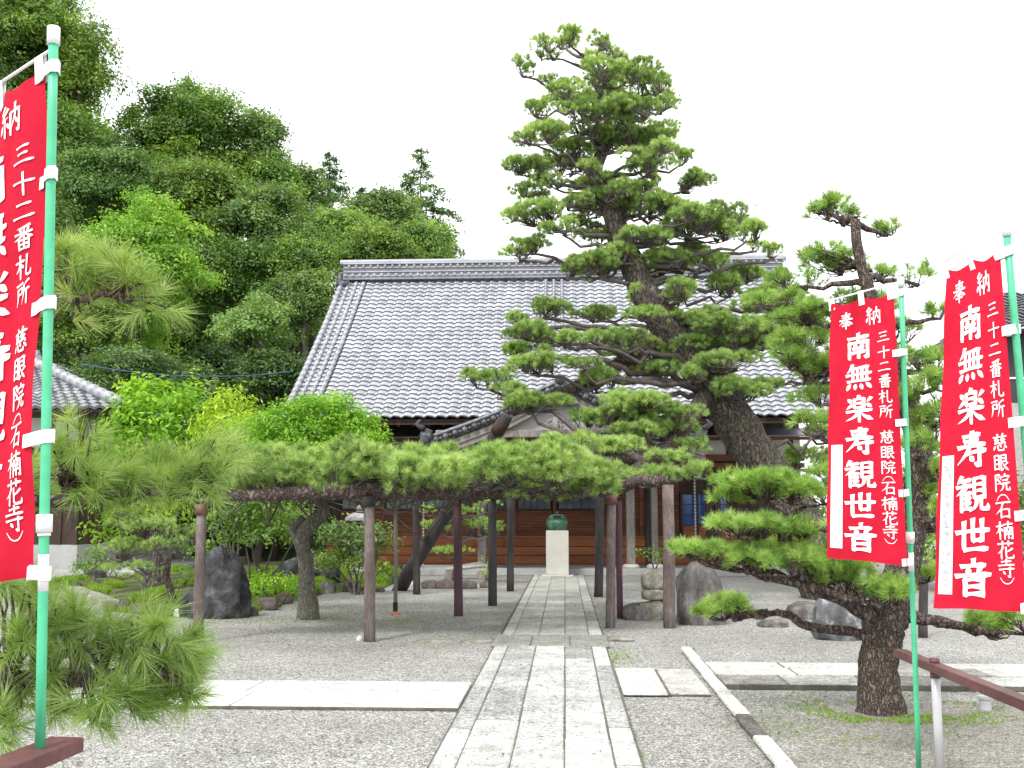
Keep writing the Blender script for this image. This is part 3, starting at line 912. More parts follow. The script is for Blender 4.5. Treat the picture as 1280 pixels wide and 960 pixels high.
# walls
zt = eaveZ + 1.6
WX0, WX1 = HX0 + 0.5, HX1 - 0.5
core = MB()
core.box((WX0, YW + 0.06, 0.26), (WX1, 2 * YR - YW, zt), 0.5)
core.build('wall', M['wood_dark'], hall)
foot = MB(); foot.box((WX0 + 0.1, YW + 0.2, 0.18), (WX1 - 0.1, 2 * YR - YW - 0.1, 0.262)); foot.build('crawl_gap', M['black'], hall)
def zW(py): return onY(700, py, YW).z
def xW(px): return onY(px, 650, YW).x
z_sk0, z_sk1, z_w0, z_w1 = zW(706), zW(672), zW(637), zW(598)
skm = MB()
bounds = np.linspace(z_sk0 + 0.02, z_sk1, 4)
segs = np.linspace(WX0, WX1, 9)
for k in range(3):
    for a, b in zip(segs[:-1], segs[1:]):
        skm.box((a + 0.004, YW - 0.02 - 0.012 * (2 - k), bounds[k] + 0.012), (b - 0.004, YW + 0.055, bounds[k + 1] - 0.012), rs.random())
skm.build('skirt_boards', M['wood_orange'], hall)
sill = MB(); sill.box((WX0, YW - 0.07, z_sk1 - 0.004), (WX1, YW + 0.052, z_sk1 + 0.05), 0.6); sill.box((WX0, YW - 0.10, z_sk0 - 0.03), (WX1, YW + 0.05, z_sk0 + 0.02), 0.3); sill.build('sill_rail', M['wood_orange'], hall)
bays = [(425, 478), (480, 528), (530, 590), (592, 642), (645, 691), (696, 748), (752, 800), (803, 850)]
for i, (a, b) in enumerate(bays):
    xa, xb = xW(a), xW(b)
    sp = MB()
    nsl = 9; zs = np.linspace(z_sk1 + 0.055, z_w0 - 0.03, nsl + 1)
    full = i in (6, 7)
    if full:
        nsl = 17; zs = np.linspace(z_sk1 + 0.055, z_w1, nsl + 1)
    for k in range(nsl):
        sp.box((xa + 0.02, YW - 0.012 - 0.006 * (k % 2), zs[k] + 0.008), (xb - 0.02, YW + 0.045, zs[k + 1] - 0.008), rs.random())
    sp.build('louvre_panel', M['wood_red'], hall)
    if not full:
        gl = MB(); gl.box((xa + 0.06, YW - 0.004, z_w0 + 0.03), (xb - 0.06, YW + 0.04, z_w1 + 0.3), 0.5)
        fr = MB()
        fr.box((xa + 0.015, YW - 0.035, z_w0 - 0.022), (xb - 0.015, YW + 0.05, z_w0 + 0.034))
        for q in np.linspace(xa + 0.06, xb - 0.06, 6): fr.box((q - 0.012, YW - 0.025, z_w0 + 0.036), (q + 0.012, YW + 0.042, z_w1 + 0.3))
        for q in (0.33, 0.66, 0.99):
            zz = z_w0 + (z_w1 - z_w0) * q; fr.box((xa + 0.06, YW - 0.020, zz - 0.008), (xb - 0.06, YW + 0.043, zz + 0.008))
        w = fr.build('window', M['wood_dark'], hall); gl.build('pane', M['glass'], w)
for a, b in list(zip(bays[:-1], bays[1:])):
    pm = MB()
    x = (xW(a[1]) + xW(b[0])) / 2
    pm.box((x - 0.05, YW - 0.06, z_sk1 + 0.052), (x + 0.05, YW + 0.05, z_w1 + 0.3))
    pm.build('wall_post', M['wood_red'], hall)
# entrance on the right: blue curtained panes over an orange panel
xe0, xe1 = xW(852), xW(912)
en = MB()
ze0, ze1 = zW(690), zW(657)
ez1 = zW(618)
for q in np.linspace(xe0, xe1, 4): en.box((q - 0.035, YW - 0.05, z_sk1 + 0.052), (q + 0.035, YW + 0.05, ez1 + 0.06))
for zz in np.linspace(ze1, ez1, 4): en.box((xe0 + 0.036, YW - 0.03, zz - 0.012), (xe1 - 0.036, YW + 0.044, zz + 0.012))
w = en.build('entrance_door', M['wood_dark'], hall)
gp = MB(); gp.box((xe0 + 0.04, YW - 0.006, ze1 + 0.013), (xe1 - 0.04, YW + 0.04, ez1 - 0.013)); gp.build('pane', M['glass_blue'], w)
op = MB(); op.box((xe0 + 0.04, YW - 0.008, z_sk1 + 0.054), (xe1 - 0.04, YW + 0.04, ze1 - 0.014)); op.build('lower_panel', M['wood_orange'], w)
# band above: beam, plaster panels with posts, pent roof
zb0, zb1 = zW(577), zW(569)
bm_ = MB()
bm_.box((WX0 - 0.1, YW - 0.12, zb0), (WX1 + 0.1, YW + 0.055, zb1)); bm_.box((WX0 - 0.1, YW - 0.09, z_w1 + 0.305), (WX1 + 0.1, YW + 0.054, z_w1 + 0.45))
bm_.build('wall_beams', M['wood_red'], hall)
zp1 = zW(551)
pp = MB(); pp.box((WX0, YW - 0.01, zb1 + 0.002), (WX1, YW + 0.05, zp1)); pp.build('plaster_band', M['plaster'], hall)
q = WX0
while q < WX1:
    ps = MB(); ps.box((q - 0.06, YW - 0.05, zb1 + 0.003), (q + 0.06, YW + 0.052, zp1 + 0.01)); ps.build('band_post', M['wood_dark'], hall); q += 0.95
pt = MB()
zq = zp1 + 0.02
pt.add([(WX0 - 0.5, YW - 1.0, zq + 0.05), (WX1 + 0.5, YW - 1.0, zq + 0.05), (WX1 + 0.5, YW + 0.04, zq + 0.36), (WX0 - 0.5, YW + 0.04, zq + 0.36),
        (WX0 - 0.5, YW - 1.0, zq + 0.01), (WX1 + 0.5, YW - 1.0, zq + 0.01), (WX1 + 0.5, YW + 0.04, zq + 0.32), (WX0 - 0.5, YW + 0.04, zq + 0.32)],
       [(0, 1, 2, 3), (7, 6, 5, 4), (4, 5, 1, 0), (5, 6, 2, 1), (7, 4, 0, 3)])
pt.build('pent_roof', M['zinc'], hall)
pf = MB(); pf.box((WX0 - 0.48, YW - 0.97, zq - 0.09), (WX1 + 0.48, YW - 0.90, zq + 0.008)); pf.build('pent_fascia', M['wood_red'], hall)
# porch pillars with white base stones
for pxx in (603, 788, 818):
    o = MB(); x = onY(pxx, 650, YP).x
    r = 0.12 if pxx != 818 else 0.09
    o.bbox((x - r, YP - r, 0.30), (x + r, YP + r, 3.15), 0.02)
    pil = o.build('porch_pillar', M['wood_grey'], hall)
    s = MB(); s.lathe((x, YP, 0.185), [(0.24, 0), (0.25, 0.05), (0.21, 0.10), (0.17, 0.118)], 16); s.build('base_stone', M['pedestal'], pil, True)
for pxx, mm in ((810, 'pipe_dark'), (886, 'wood_dark'), (897, 'wood_dark')):
    o = MB(); x = onY(pxx, 650, YP + 0.5).x
    o.bbox((x - 0.09, YP + 0.4, 0.185), (x + 0.09, YP + 0.58, 2.7), 0.012); o.build('inner_post', M[mm], hall)
# porch roof: gable facing the court
YG = 27.0
pk = onY(700, 486, YG); lf = onY(527, 556, YG); rf = onY(882, 556, YG)
slope = [(lf.x, lf.z), (lf.x + (pk.x - lf.x) * 0.5, lf.z + (pk.z - lf.z) * 0.45), (pk.x - 0.25, pk.z - 0.02), (pk.x + 0.25, pk.z - 0.02), (rf.x - (rf.x - pk.x) * 0.5, rf.z + (pk.z - rf.z) * 0.45), (rf.x, rf.z)]
sl = smooth_line([(a, 0, b) for a, b in slope], 5)
YB = YW - 0.1
prm = MB()
n = len(sl)
V, F = [], []
for (x, _, z) in sl: V += [(x, YG + 0.05, z), (x, YB, z), (x, YG + 0.05, z - 0.09), (x, YB, z - 0.09)]
for i in range(n - 1):
    a, b = 4 * i, 4 * (i + 1)
    F += [(a, b, b + 1, a + 1), (a + 3, b + 3, b + 2, a + 2), (a + 2, b + 2, b, a)]
F += [(0, 1, 3, 2), (4 * n - 4, 4 * n - 2, 4 * n - 1, 4 * n - 3)]
prm.add(V, F)
for rr in range(12):                                 # round rows running down the porch slopes
    y = YG + 0.30 + rr * 0.33
    prm.tube([(x, y, z + 0.02) for (x, _, z) in sl], 0.055, 7, 0.6)
porch = prm.build('porch_roof', M['tile'], hall, True)
vr = MB()
def along_sl(s):
    d = [0]
    for a, b in zip(sl[:-1], sl[1:]): d.append(d[-1] + math.hypot(b[0] - a[0], b[2] - a[2]))
    s *= d[-1]
    x = np.interp(s, d, [p[0] for p in sl]); z = np.interp(s, d, [p[2] for p in sl])
    return x, z
vr.tube([(x, YG + 0.12, z + 0.13) for (x, _, z) in sl], 0.075, 8, 0.5)
vr.tube([(x, YG + 0.32, z + 0.15) for (x, _, z) in sl], 0.075, 8, 0.42)
for i in range(30):                                  # scalloped verge tile ends
    x, z = along_sl((i + 0.5) / 30)
    vr.tube([(x, YG - 0.10, z - 0.02), (x, YG + 0.2, z + 0.03)], 0.085, 9, 0.42)
    x2, z2 = along_sl((i + 1) / 30)
    vr.tube([(x2, YG - 0.03, z2 - 0.02), (x2, YG + 0.2, z2)], 0.07, 7, 0.05)
vr.tube([(pk.x, YG - 0.05, pk.z + 0.26), (pk.x, YB, pk.z + 0.26)], 0.14, 10, 0.4)
vr.box((pk.x - 0.16, YG + 0.05, pk.z), (pk.x + 0.16, YB, pk.z + 0.2), 0.3)
vr.build('porch_verge', M['tile_dark'], porch, True)
for p, s in ((lf, 1), (rf, -1)):                     # ornamental end tiles at the feet
    o = MB(); rock_mesh(o, (p.x + 0.12 * s, YG - 0.02, p.z + 0.0), (0.20, 0.16, 0.42), 9, 3, 0.35, 2.4, tint=0.12)
    o.tube([(p.x + 0.05 * s, YG - 0.05, p.z + 0.42), (p.x - 0.15 * s, YG - 0.05, p.z + 0.56), (p.x - 0.02 * s, YG - 0.05, p.z + 0.66)], [0.09, 0.07, 0.03], 7, 0.2)
    o.build('porch_end_tile', M['tile_dark'], porch, True)
hf = MB()                                            # bargeboards under the verge
for (a, b) in zip(sl[:-1], sl[1:]):
    for dz, h, yy in ((0.22, 0.16, YG + 0.06), (0.38, 0.12, YG + 0.10)):
        hf.beam((a[0], yy, a[2] - dz), (b[0] + 0.004, yy, b[2] - dz), 0.06, h)
hf.build('porch_bargeboard', M['wood_grey'], hall)
cap = MB(); 
arc = [(pk.x - 0.5, YG - 0.03, pk.z - 0.40), (pk.x - 0.42, YG - 0.03, pk.z - 0.24), (pk.x - 0.2, YG - 0.03, pk.z - 0.14), (pk.x + 0.2, YG - 0.03, pk.z - 0.14), (pk.x + 0.42, YG - 0.03, pk.z - 0.24), (pk.x + 0.5, YG - 0.03, pk.z - 0.40)]
cap.add([p for p in arc] + [(p[0], p[1] + 0.05, p[2]) for p in arc], [(0, 1, 2, 3, 4, 5), (11, 10, 9, 8, 7, 6)] + [(i + 1, i, i + 6, i + 7) for i in range(5)] + [(0, 5, 11, 6)])
cap.build('gable_cap_board', M['wood_grey'], hall)
pdm = MB()
bx0, bx1 = onY(566, 520, YG + 0.3).x, onY(838, 520, YG + 0.3).x
bz0, bz1 = onY(700, 547, YG + 0.3).z, onY(700, 538, YG + 0.3).z
pdm.add([(bx0, YG + 0.30, bz1), (bx1, YG + 0.30, bz1), (pk.x + 0.9, YG + 0.30, pk.z - 0.55), (pk.x, YG + 0.30, pk.z - 0.2), (pk.x - 0.9, YG + 0.30, pk.z - 0.55)], [(0, 1, 2, 3, 4)])
pdm.build('gable_plaster', M['plaster_grey'], hall)
pbm = MB(); pbm.bbox((bx0 - 0.45, YG + 0.16, bz0), (bx1 + 0.45, YG + 0.34, bz1 + 0.01), 0.02)
pbm.box((bx0 - 0.1, YG + 0.6, bz0 - 0.32), (bx1 + 0.1, YG + 0.75, bz0 - 0.1))
pbm.build('porch_beam', M['wood_grey'], hall)
pend = MB()
gx, gz = onY(694, 530, YG).x, onY(694, 545, YG).z
for sx in (-1, 1):
    for r in range(3):
        pend.tube([(gx + sx * (0.05 + 0.05 * r), YG + 0.02, gz + 0.45 - 0.12 * r), (gx + sx * (0.20 - 0.02 * r), YG + 0.02, gz + 0.38 - 0.13 * r), (gx + sx * 0.10, YG + 0.02, gz + 0.28 - 0.12 * r)], [0.05, 0.06, 0.035], 7)
pend.lathe((gx, YG + 0.02, gz), [(0.02, 0), (0.09, 0.06), (0.12, 0.3), (0.07, 0.5)], 10)
pend.build('gable_pendant', M['wood_grey'], hall, True)
for sx in (-1, 1):                                   # carved scroll brackets at the beam ends
    br = MB(); x = gx + sx * (gx - onY(592, 552, YG).x)
    for k in range(7):
        a = k * 0.9
        br.tube([(x + 0.13 * math.cos(a + j * 0.8) * (1 - j * 0.15) + (k - 3) * 0.07 * sx, YG + 0.22, bz1 + 0.03 + 0.07 * math.sin(a + j * 0.8) * (1 - j * 0.15) + 0.02 * (3 - abs(k - 3))) for j in range(5)], [0.04, 0.035, 0.03, 0.025, 0.015], 6)
    br.build('carved_bracket', M['wood_grey'], hall, True)
# rear posts carry the porch gable
for sx in (-1, 1):
    o = MB(); x = bx0 + 0.25 if sx < 0 else bx1 - 0.25
    o.bbox((x - 0.09, YP - 0.1, 2.6), (x + 0.09, YP + 0.1, bz0 - 0.01), 0.015); o.beam((x, YG + 0.25, bz0 + 0.05), (x, YP + 0.1, bz0 + 0.05), 0.14, 0.16)
    o.build('porch_bracket_beam', M['wood_dark'], hall)
# rain chains hanging from the eave
for pxx in (868, 530):
    rc = MB(); x = onY(pxx, 600, 28.6).x
    zt_ = onY(pxx, 588, 28.6).z
    for k in range(int((zt_ - 0.25) / 0.09)):
        rc.lathe((x, 28.6, 0.25 + k * 0.09), [(0.012, 0), (0.030, 0.05), (0.034, 0.07), (0.01, 0.072)], 7)
    rc.tube([(x, 28.6, 0.2), (x, 28.6, eaveZ - 0.25)], 0.008, 5)
    tag(rc.build('rain_chain', M['concrete'], None, True), 'beaded rain chain hanging in front of the bright blue panes' if pxx > 700 else 'pale rain chain hanging left of the porch behind the leaning prop', 'rain chain')

# ------------------------------------------------------------------ incense burner on its pedestal
pc = g(694, 713); pc = Vector((PC - 0.02, YF - 0.42, 0))
ph_ = onY(694, 663, pc.y).z; pw = (onY(709, 690, pc.y).x - onY(681, 690, pc.y).x) / 2
o = MB(); o.bbox((pc.x - pw - 0.12, pc.y - pw - 0.1, 0), (pc.x + pw + 0.12, pc.y + pw + 0.1, 0.06), 0.01)
o.bbox((pc.x - pw, pc.y - pw, 0.061), (pc.x + pw, pc.y + pw, ph_), 0.012)
tag(recentre(o.build('pedestal', M['pedestal']), pc), 'tall plain cream stone pedestal at the end of the path', 'pedestal')
cz = onY(694, 643, pc.y).z - ph_
ib = thing('incense_burner', 'round green bronze incense burner on the cream pedestal', 'incense burner', (pc.x, pc.y, ph_))
o = MB(); k = cz / 0.43; rr = pw * 1.0
o.lathe((pc.x, pc.y, ph_), [(rr * 0.72, 0), (rr * 0.80, 0.02), (rr * 0.92, 0.10 * k), (rr * 1.0, 0.20 * k), (rr * 0.98, 0.25 * k), (rr * 0.88, 0.285 * k), (rr * 0.92, 0.30 * k), (rr * 0.94, 0.31 * k), (rr * 0.80, 0.315 * k)], 28)
o.build('bowl', M['bronze'], ib, True)
o = MB(); o.lathe((pc.x, pc.y, ph_ + 0.315 * k), [(rr * 0.82, 0), (rr * 0.80, 0.03 * k), (rr * 0.66, 0.09 * k), (rr * 0.5, 0.115 * k), (rr * 0.2, 0.12 * k)], 28)
lid = o.build('lid', M['bronze'], ib, True)
o = MB(); o.bbox((pc.x - rr * 0.34, pc.y - rr * 0.87, ph_ + 0.335 * k), (pc.x + rr * 0.34, pc.y - rr * 0.5, ph_ + 0.405 * k), 0.01); o.build('lid_opening', M['black'], lid)
o = MB(); o.lathe((pc.x, pc.y, ph_ + 0.43 * k), [(0.012, 0), (0.02, 0.03), (0.035, 0.05), (0.02, 0.075), (0.004, 0.09)], 10); o.build('finial', M['bronze'], lid, True)

# ------------------------------------------------------------------ side house at the left edge
YH = 25.5
hp = onY(96, 690, YH)
gz0 = hp.z - 0.15
apr = 0.34
hs = thing('side_house', 'low dark timber house with white plaster under a grey tiled hip roof', 'house', (hp.x, YH, 0))
hx1, hx0, hy0, hy1 = hp.x, hp.x - 7.5, YH, YH + 8.0
o = MB(); o.bbox((hx0 - 0.6, hy0 - 0.95, 0), (hx1 + 1.9, hy1, apr), 0.02); o.build('apron_step', M['concrete'], hs)
zf = onY(96, 681, YH).z
o = MB(); o.box((hx0, hy0, apr - 0.005), (hx1, hy1, zf)); o.build('foundation', M['concrete'], hs)
zl = onY(96, 556, YH).z; zu = onY(96, 506, YH).z
o = MB(); o.box((hx0 + 0.02, hy0 + 0.03, zf + 0.001), (hx1 - 0.02, hy1 - 0.03, zl))
xx = hx1
while xx > hx0: o.box((xx - 0.10, hy0 - 0.01, zf + 0.003), (xx - 0.02, hy0 + 0.029, zl)); xx -= 0.42
o.build('wall', M['wood_dark'], hs)
o = MB(); o.box((hx0 + 0.03, hy0 + 0.05, zl + 0.001), (hx1 - 0.05, hy1 - 0.05, zu + 0.35)); o.build('plaster_wall', M['plaster'], hs)
o = MB()
xx = hx1 - 0.06
while xx > hx0: o.box((xx - 0.07, hy0 + 0.0, zl + 0.002), (xx + 0.07, hy0 + 0.049, zu + 0.36)); xx -= 0.78
o.box((hx0, hy0 - 0.02, zl - 0.02), (hx1 + 0.03, hy0 + 0.028, zl + 0.12)); o.build('timber_frame', M['wood_red'], hs)
# hip roof
ec = at(148, 509, YH - 0.95)
ex1, ey0, ez = ec.x, ec.y, ec.z
ex0, ey1 = hx0 - 1, hy1 + 1
run = 5.2; rz_ = ez + 1.9
o = MB()
tile_fields = []
def hip_face(mb, a, b, c, d, cols, rows):
    """tile rows on a trapezoid a-b (eave) to d-c (ridge)"""
    a, b, c, d = [np.array(q, float) for q in (a, b, c, d)]
    n_ = np.cross(b - a, d - a); n_ /= np.linalg.norm(n_)
    if n_[2] < 0: n_ = -n_
    wl_ = np.linalg.norm(b - a)
    for r in range(rows):
        ta, tb = r / rows, (r + 1) / rows
        pa, pb = a + (d - a) * ta, b + (c - b) * ta
        qa, qb = a + (d - a) * tb, b + (c - b) * tb
        m = max(4, int(cols * np.linalg.norm(pb - pa) / wl_) * 4)
        s = np.linspace(0, 1, m + 1)[:, None]
        w_ = (0.028 * np.sin(np.linspace(0, 1, m + 1) * np.linalg.norm(pb - pa) / (wl_ / cols) * 2 * np.pi))[:, None]
        lo_ = pa + (pb - pa) * s + n_ * (w_ + 0.045); hi_ = qa + (qb - qa) * s + n_ * (w_ * 0.98 + 0.002); un = pa + (pb - pa) * s + n_ * (w_ - 0.03)
        Vv = np.concatenate([lo_, hi_, un]); i = np.arange(m)
        mb.add(Vv, np.concatenate([np.stack([i, i + 1, m + 2 + i, m + 1 + i], 1), np.stack([2 * (m + 1) + i, 2 * (m + 1) + i + 1, i + 1, i], 1)]), np.concatenate([np.full(m, rs.uniform(0.4, 0.8)), np.full(m, 0.1)]))
A, B_, C_, D_ = (ex0, ey0, ez), (ex1, ey0, ez), (ex1, ey1, ez), (ex0, ey1, ez)
R0, R1 = (ex0 + run, (ey0 + ey1) / 2, rz_), (ex1 - run, (ey0 + ey1) / 2, rz_)
hip_face(o, A, B_, R1, R0, 38, 16); hip_face(o, B_, C_, R1, R1, 36, 16); hip_face(o, C_, D_, R0, R1, 30, 12); hip_face(o, D_, A, R0, R0, 30, 12)
hr = o.build('roof', M['tile'], hs, False)
o = MB()
for P_, Q_ in ((B_, R1), (A, R0), (C_, R1), (D_, R0)):
    n = 14
    for i in range(n):
        p = Vector(P_).lerp(Vector(Q_), i / n); q = Vector(P_).lerp(Vector(Q_), (i + 1) / n)
        o.tube([p + Vector((0, 0, 0.14)), q + Vector((0, 0, 0.13))], [0.15, 0.13], 8, 0.8 if i % 2 else 0.6)
o.tube([Vector(R0) + Vector((0, 0, 0.2)), Vector(R1) + Vector((0, 0, 0.2))], 0.2, 8, 0.6)
o.build('hip_ridge', M['tile'], hr, True)
o = MB(); o.box((ex0 + 0.1, ey0 + 0.08, ez - 0.10), (ex1 - 0.1, ey1 - 0.08, ez - 0.03)); 
o.beam((hx1, hy0 + 0.1, zl + 0.15), (ex1 - 0.05, hy0 + 0.6, ez - 0.5), 0.08, 0.10); o.build('soffit', M['wood_dark'], hs)

# ------------------------------------------------------------------ house at the right edge
M['wall_dark'] = flat('charcoal_wall', (0.035, 0.037, 0.042), 0.7)
# the dark house: its left gable end shows beside the banner
ra = at(1238, 408, 27); rb_ = at(1300, 372, 31)
gh = thing('neighbour_house', 'charcoal walled house with a grey tiled roof beyond the right edge', 'house', (ra.x + 4, ra.y, 0))
hx = ra.x
o = MB(); o.box((hx + 0.7, ra.y + 0.8, 0), (hx + 12, ra.y + 4.6, ra.z - 0.02)); o.build('wall', M['wall_dark'], gh)
o = MB(); o.box((hx + 0.69, ra.y + 0.78, 0), (hx + 12.01, ra.y + 0.81, at(1270, 500, 27).z)); o.build('pale_lower_wall', M['concrete'], gh)
o = MB(); hip_face(o, (hx, ra.y, ra.z), (hx + 13, ra.y, ra.z), (hx + 13, ra.y + 2.7, ra.z + 1.5), (hx + 1.6, ra.y + 2.7, ra.z + 1.5), 46, 12)
hip_face(o, (hx, ra.y + 5.4, ra.z), (hx, ra.y, ra.z), (hx + 1.6, ra.y + 2.7, ra.z + 1.5), (hx + 1.6, ra.y + 2.7, ra.z + 1.5), 20, 12)
rr_ = o.build('roof', M['tile_dark'], gh)
o = MB(); o.box((hx + 0.66, ra.y + 0.9, 0), (hx + 0.697, ra.y + 4.5, ra.z - 0.03)); o.build('side_wall', M['plaster'], gh)
o = MB(); o.box((hx + 0.1, ra.y + 0.1, ra.z - 0.12), (hx + 12.9, ra.y + 5.3, ra.z - 0.04)); o.build('soffit', M['wood_dark'], gh)
o = MB(); q0 = at(1262, 470, 27.5); o.box((q0.x, ra.y + 0.765, q0.z - 0.05), (q0.x + 4, ra.y + 0.785, q0.z)); o.build('white_trim', M['white_plastic'], gh)
# ------------------------------------------------------------------ timber and pipe props under the spreading pine
def support_post(label, px, pyb, pyt, wpx, mat, lean=0.0, cap=None):
    b = g(px, pyb); d = (b - Vector((0, 0, 0))).dot(_fw)
    t = at(px + lean, pyt, d)
    r = wpx * 0.5 * ppm(d)
    p = thing('support_post', label, 'post', b, 'posts propping up the spreading pine')
    o = MB(); n = 7
    pts = [b.lerp(t, i / n) for i in range(n + 1)]
    pts = [q + Vector((mnoise.noise(q * 1.3) * 0.012, 0, 0)) for q in pts]; pts[0].z -= 0.05
    o.tube(pts, np.linspace(r * 1.02, r * 0.94, n + 1), 14, rough=0.03)
    o.build('shaft', M[mat], p, True)
    if cap:
        o = MB(); o.tube([t + Vector((0, 0, -0.10)), t + Vector((0, 0, 0.04))], r * 1.25, 12); o.build('cap', M[cap], p, True)
    return t
post_tops = []
for args in [
    ('faded purple-brown pipe post farthest left, rising in front of the tall dark rock', 248, 803, 634, 13, 'pipe_pale', 4, 'rail_paint'),
    ('faded pale brown pipe post right beside the thin grey stake, in front of the lantern', 463, 802, 624, 14, 'pipe_pale', -2, 'pipe_dark'),
    ('dark timber post standing across the leaning prop log', 521, 743, 622, 9, 'pipe_dark', -1, None),
    ('purple painted pipe post between the leaning log and the path', 573, 770, 626, 11, 'pipe_purple', -1, None),
    ('dark timber post left of the path, nearer of the two close to its edge', 616, 757, 626, 11, 'pipe_dark', -1, None),
    ('slender dark timber post farthest back beside the left edge of the path', 638, 739, 622, 9, 'pipe_dark', 0, None),
    ('black timber post right of the path, behind the pale purple pair', 748, 746, 620, 11, 'pipe_dark', 2, None),
    ('pale purple pipe post right of the path with a reddish cap', 763, 785, 622, 12, 'pipe_pale', 1, 'rail_paint'),
    ('dark purple pipe post close behind the pale one with the reddish cap', 775, 773, 626, 8, 'pipe_purple', -2, None),
    ('thick brown pipe post in front of the stacked garden stones', 837, 785, 606, 15, 'pipe_pale', -2, None),
    ('short dark post behind the right front pine, seen between two banners', 1154, 797, 700, 11, 'pipe_dark', 0, None),
]:
    post_tops.append(support_post(*args))
b0, t0 = g(497, 738), at(634, 520, 21.2)
lp = thing('leaning_prop', 'thick dark log leaning from the ground up to a high limb of the big pine', 'prop', b0)
o = MB(); pts = [b0.lerp(t0, i / 10) + Vector((mnoise.noise(Vector((i * 0.7, 1, 1))) * 0.03, 0, 0)) for i in range(11)]
pts[0].z -= 0.08
o.tube(pts, np.linspace(0.165, 0.125, 11), 14, rough=0.05); o.build('log', M['pipe_dark'], lp, True)
o = MB(); e = (t0 - b0).normalized(); o.tube([t0 - e * 0.45, t0 - e * 0.15], 0.15, 12); o.build('binding', M['wood_dark'], lp, True)
b1 = g(494, 768)
tp = thing('thin_stake', 'thin grey stake with an orange base standing beside the pale brown post', 'stake', b1)
o = MB(); o.tube([b1, at(495, 700, b1.dot(_fw)), at(494, 620, b1.dot(_fw))], [0.035, 0.034, 0.033], 9); o.build('shaft', M['wood_grey'], tp, True)
M['orange'] = flat('orange_base', (0.50, 0.17, 0.08), 0.7)
o = MB(); o.lathe(b1, [(0.10, 0), (0.10, 0.02), (0.06, 0.035), (0.04, 0.045)], 12); o.build('base', M['orange'], tp)
o = MB(); o.tube([b1 + Vector((0, 0, 0.06)), b1 + Vector((0, 0, 0.2))], 0.042, 9); o.build('black_band', M['black'], tp)

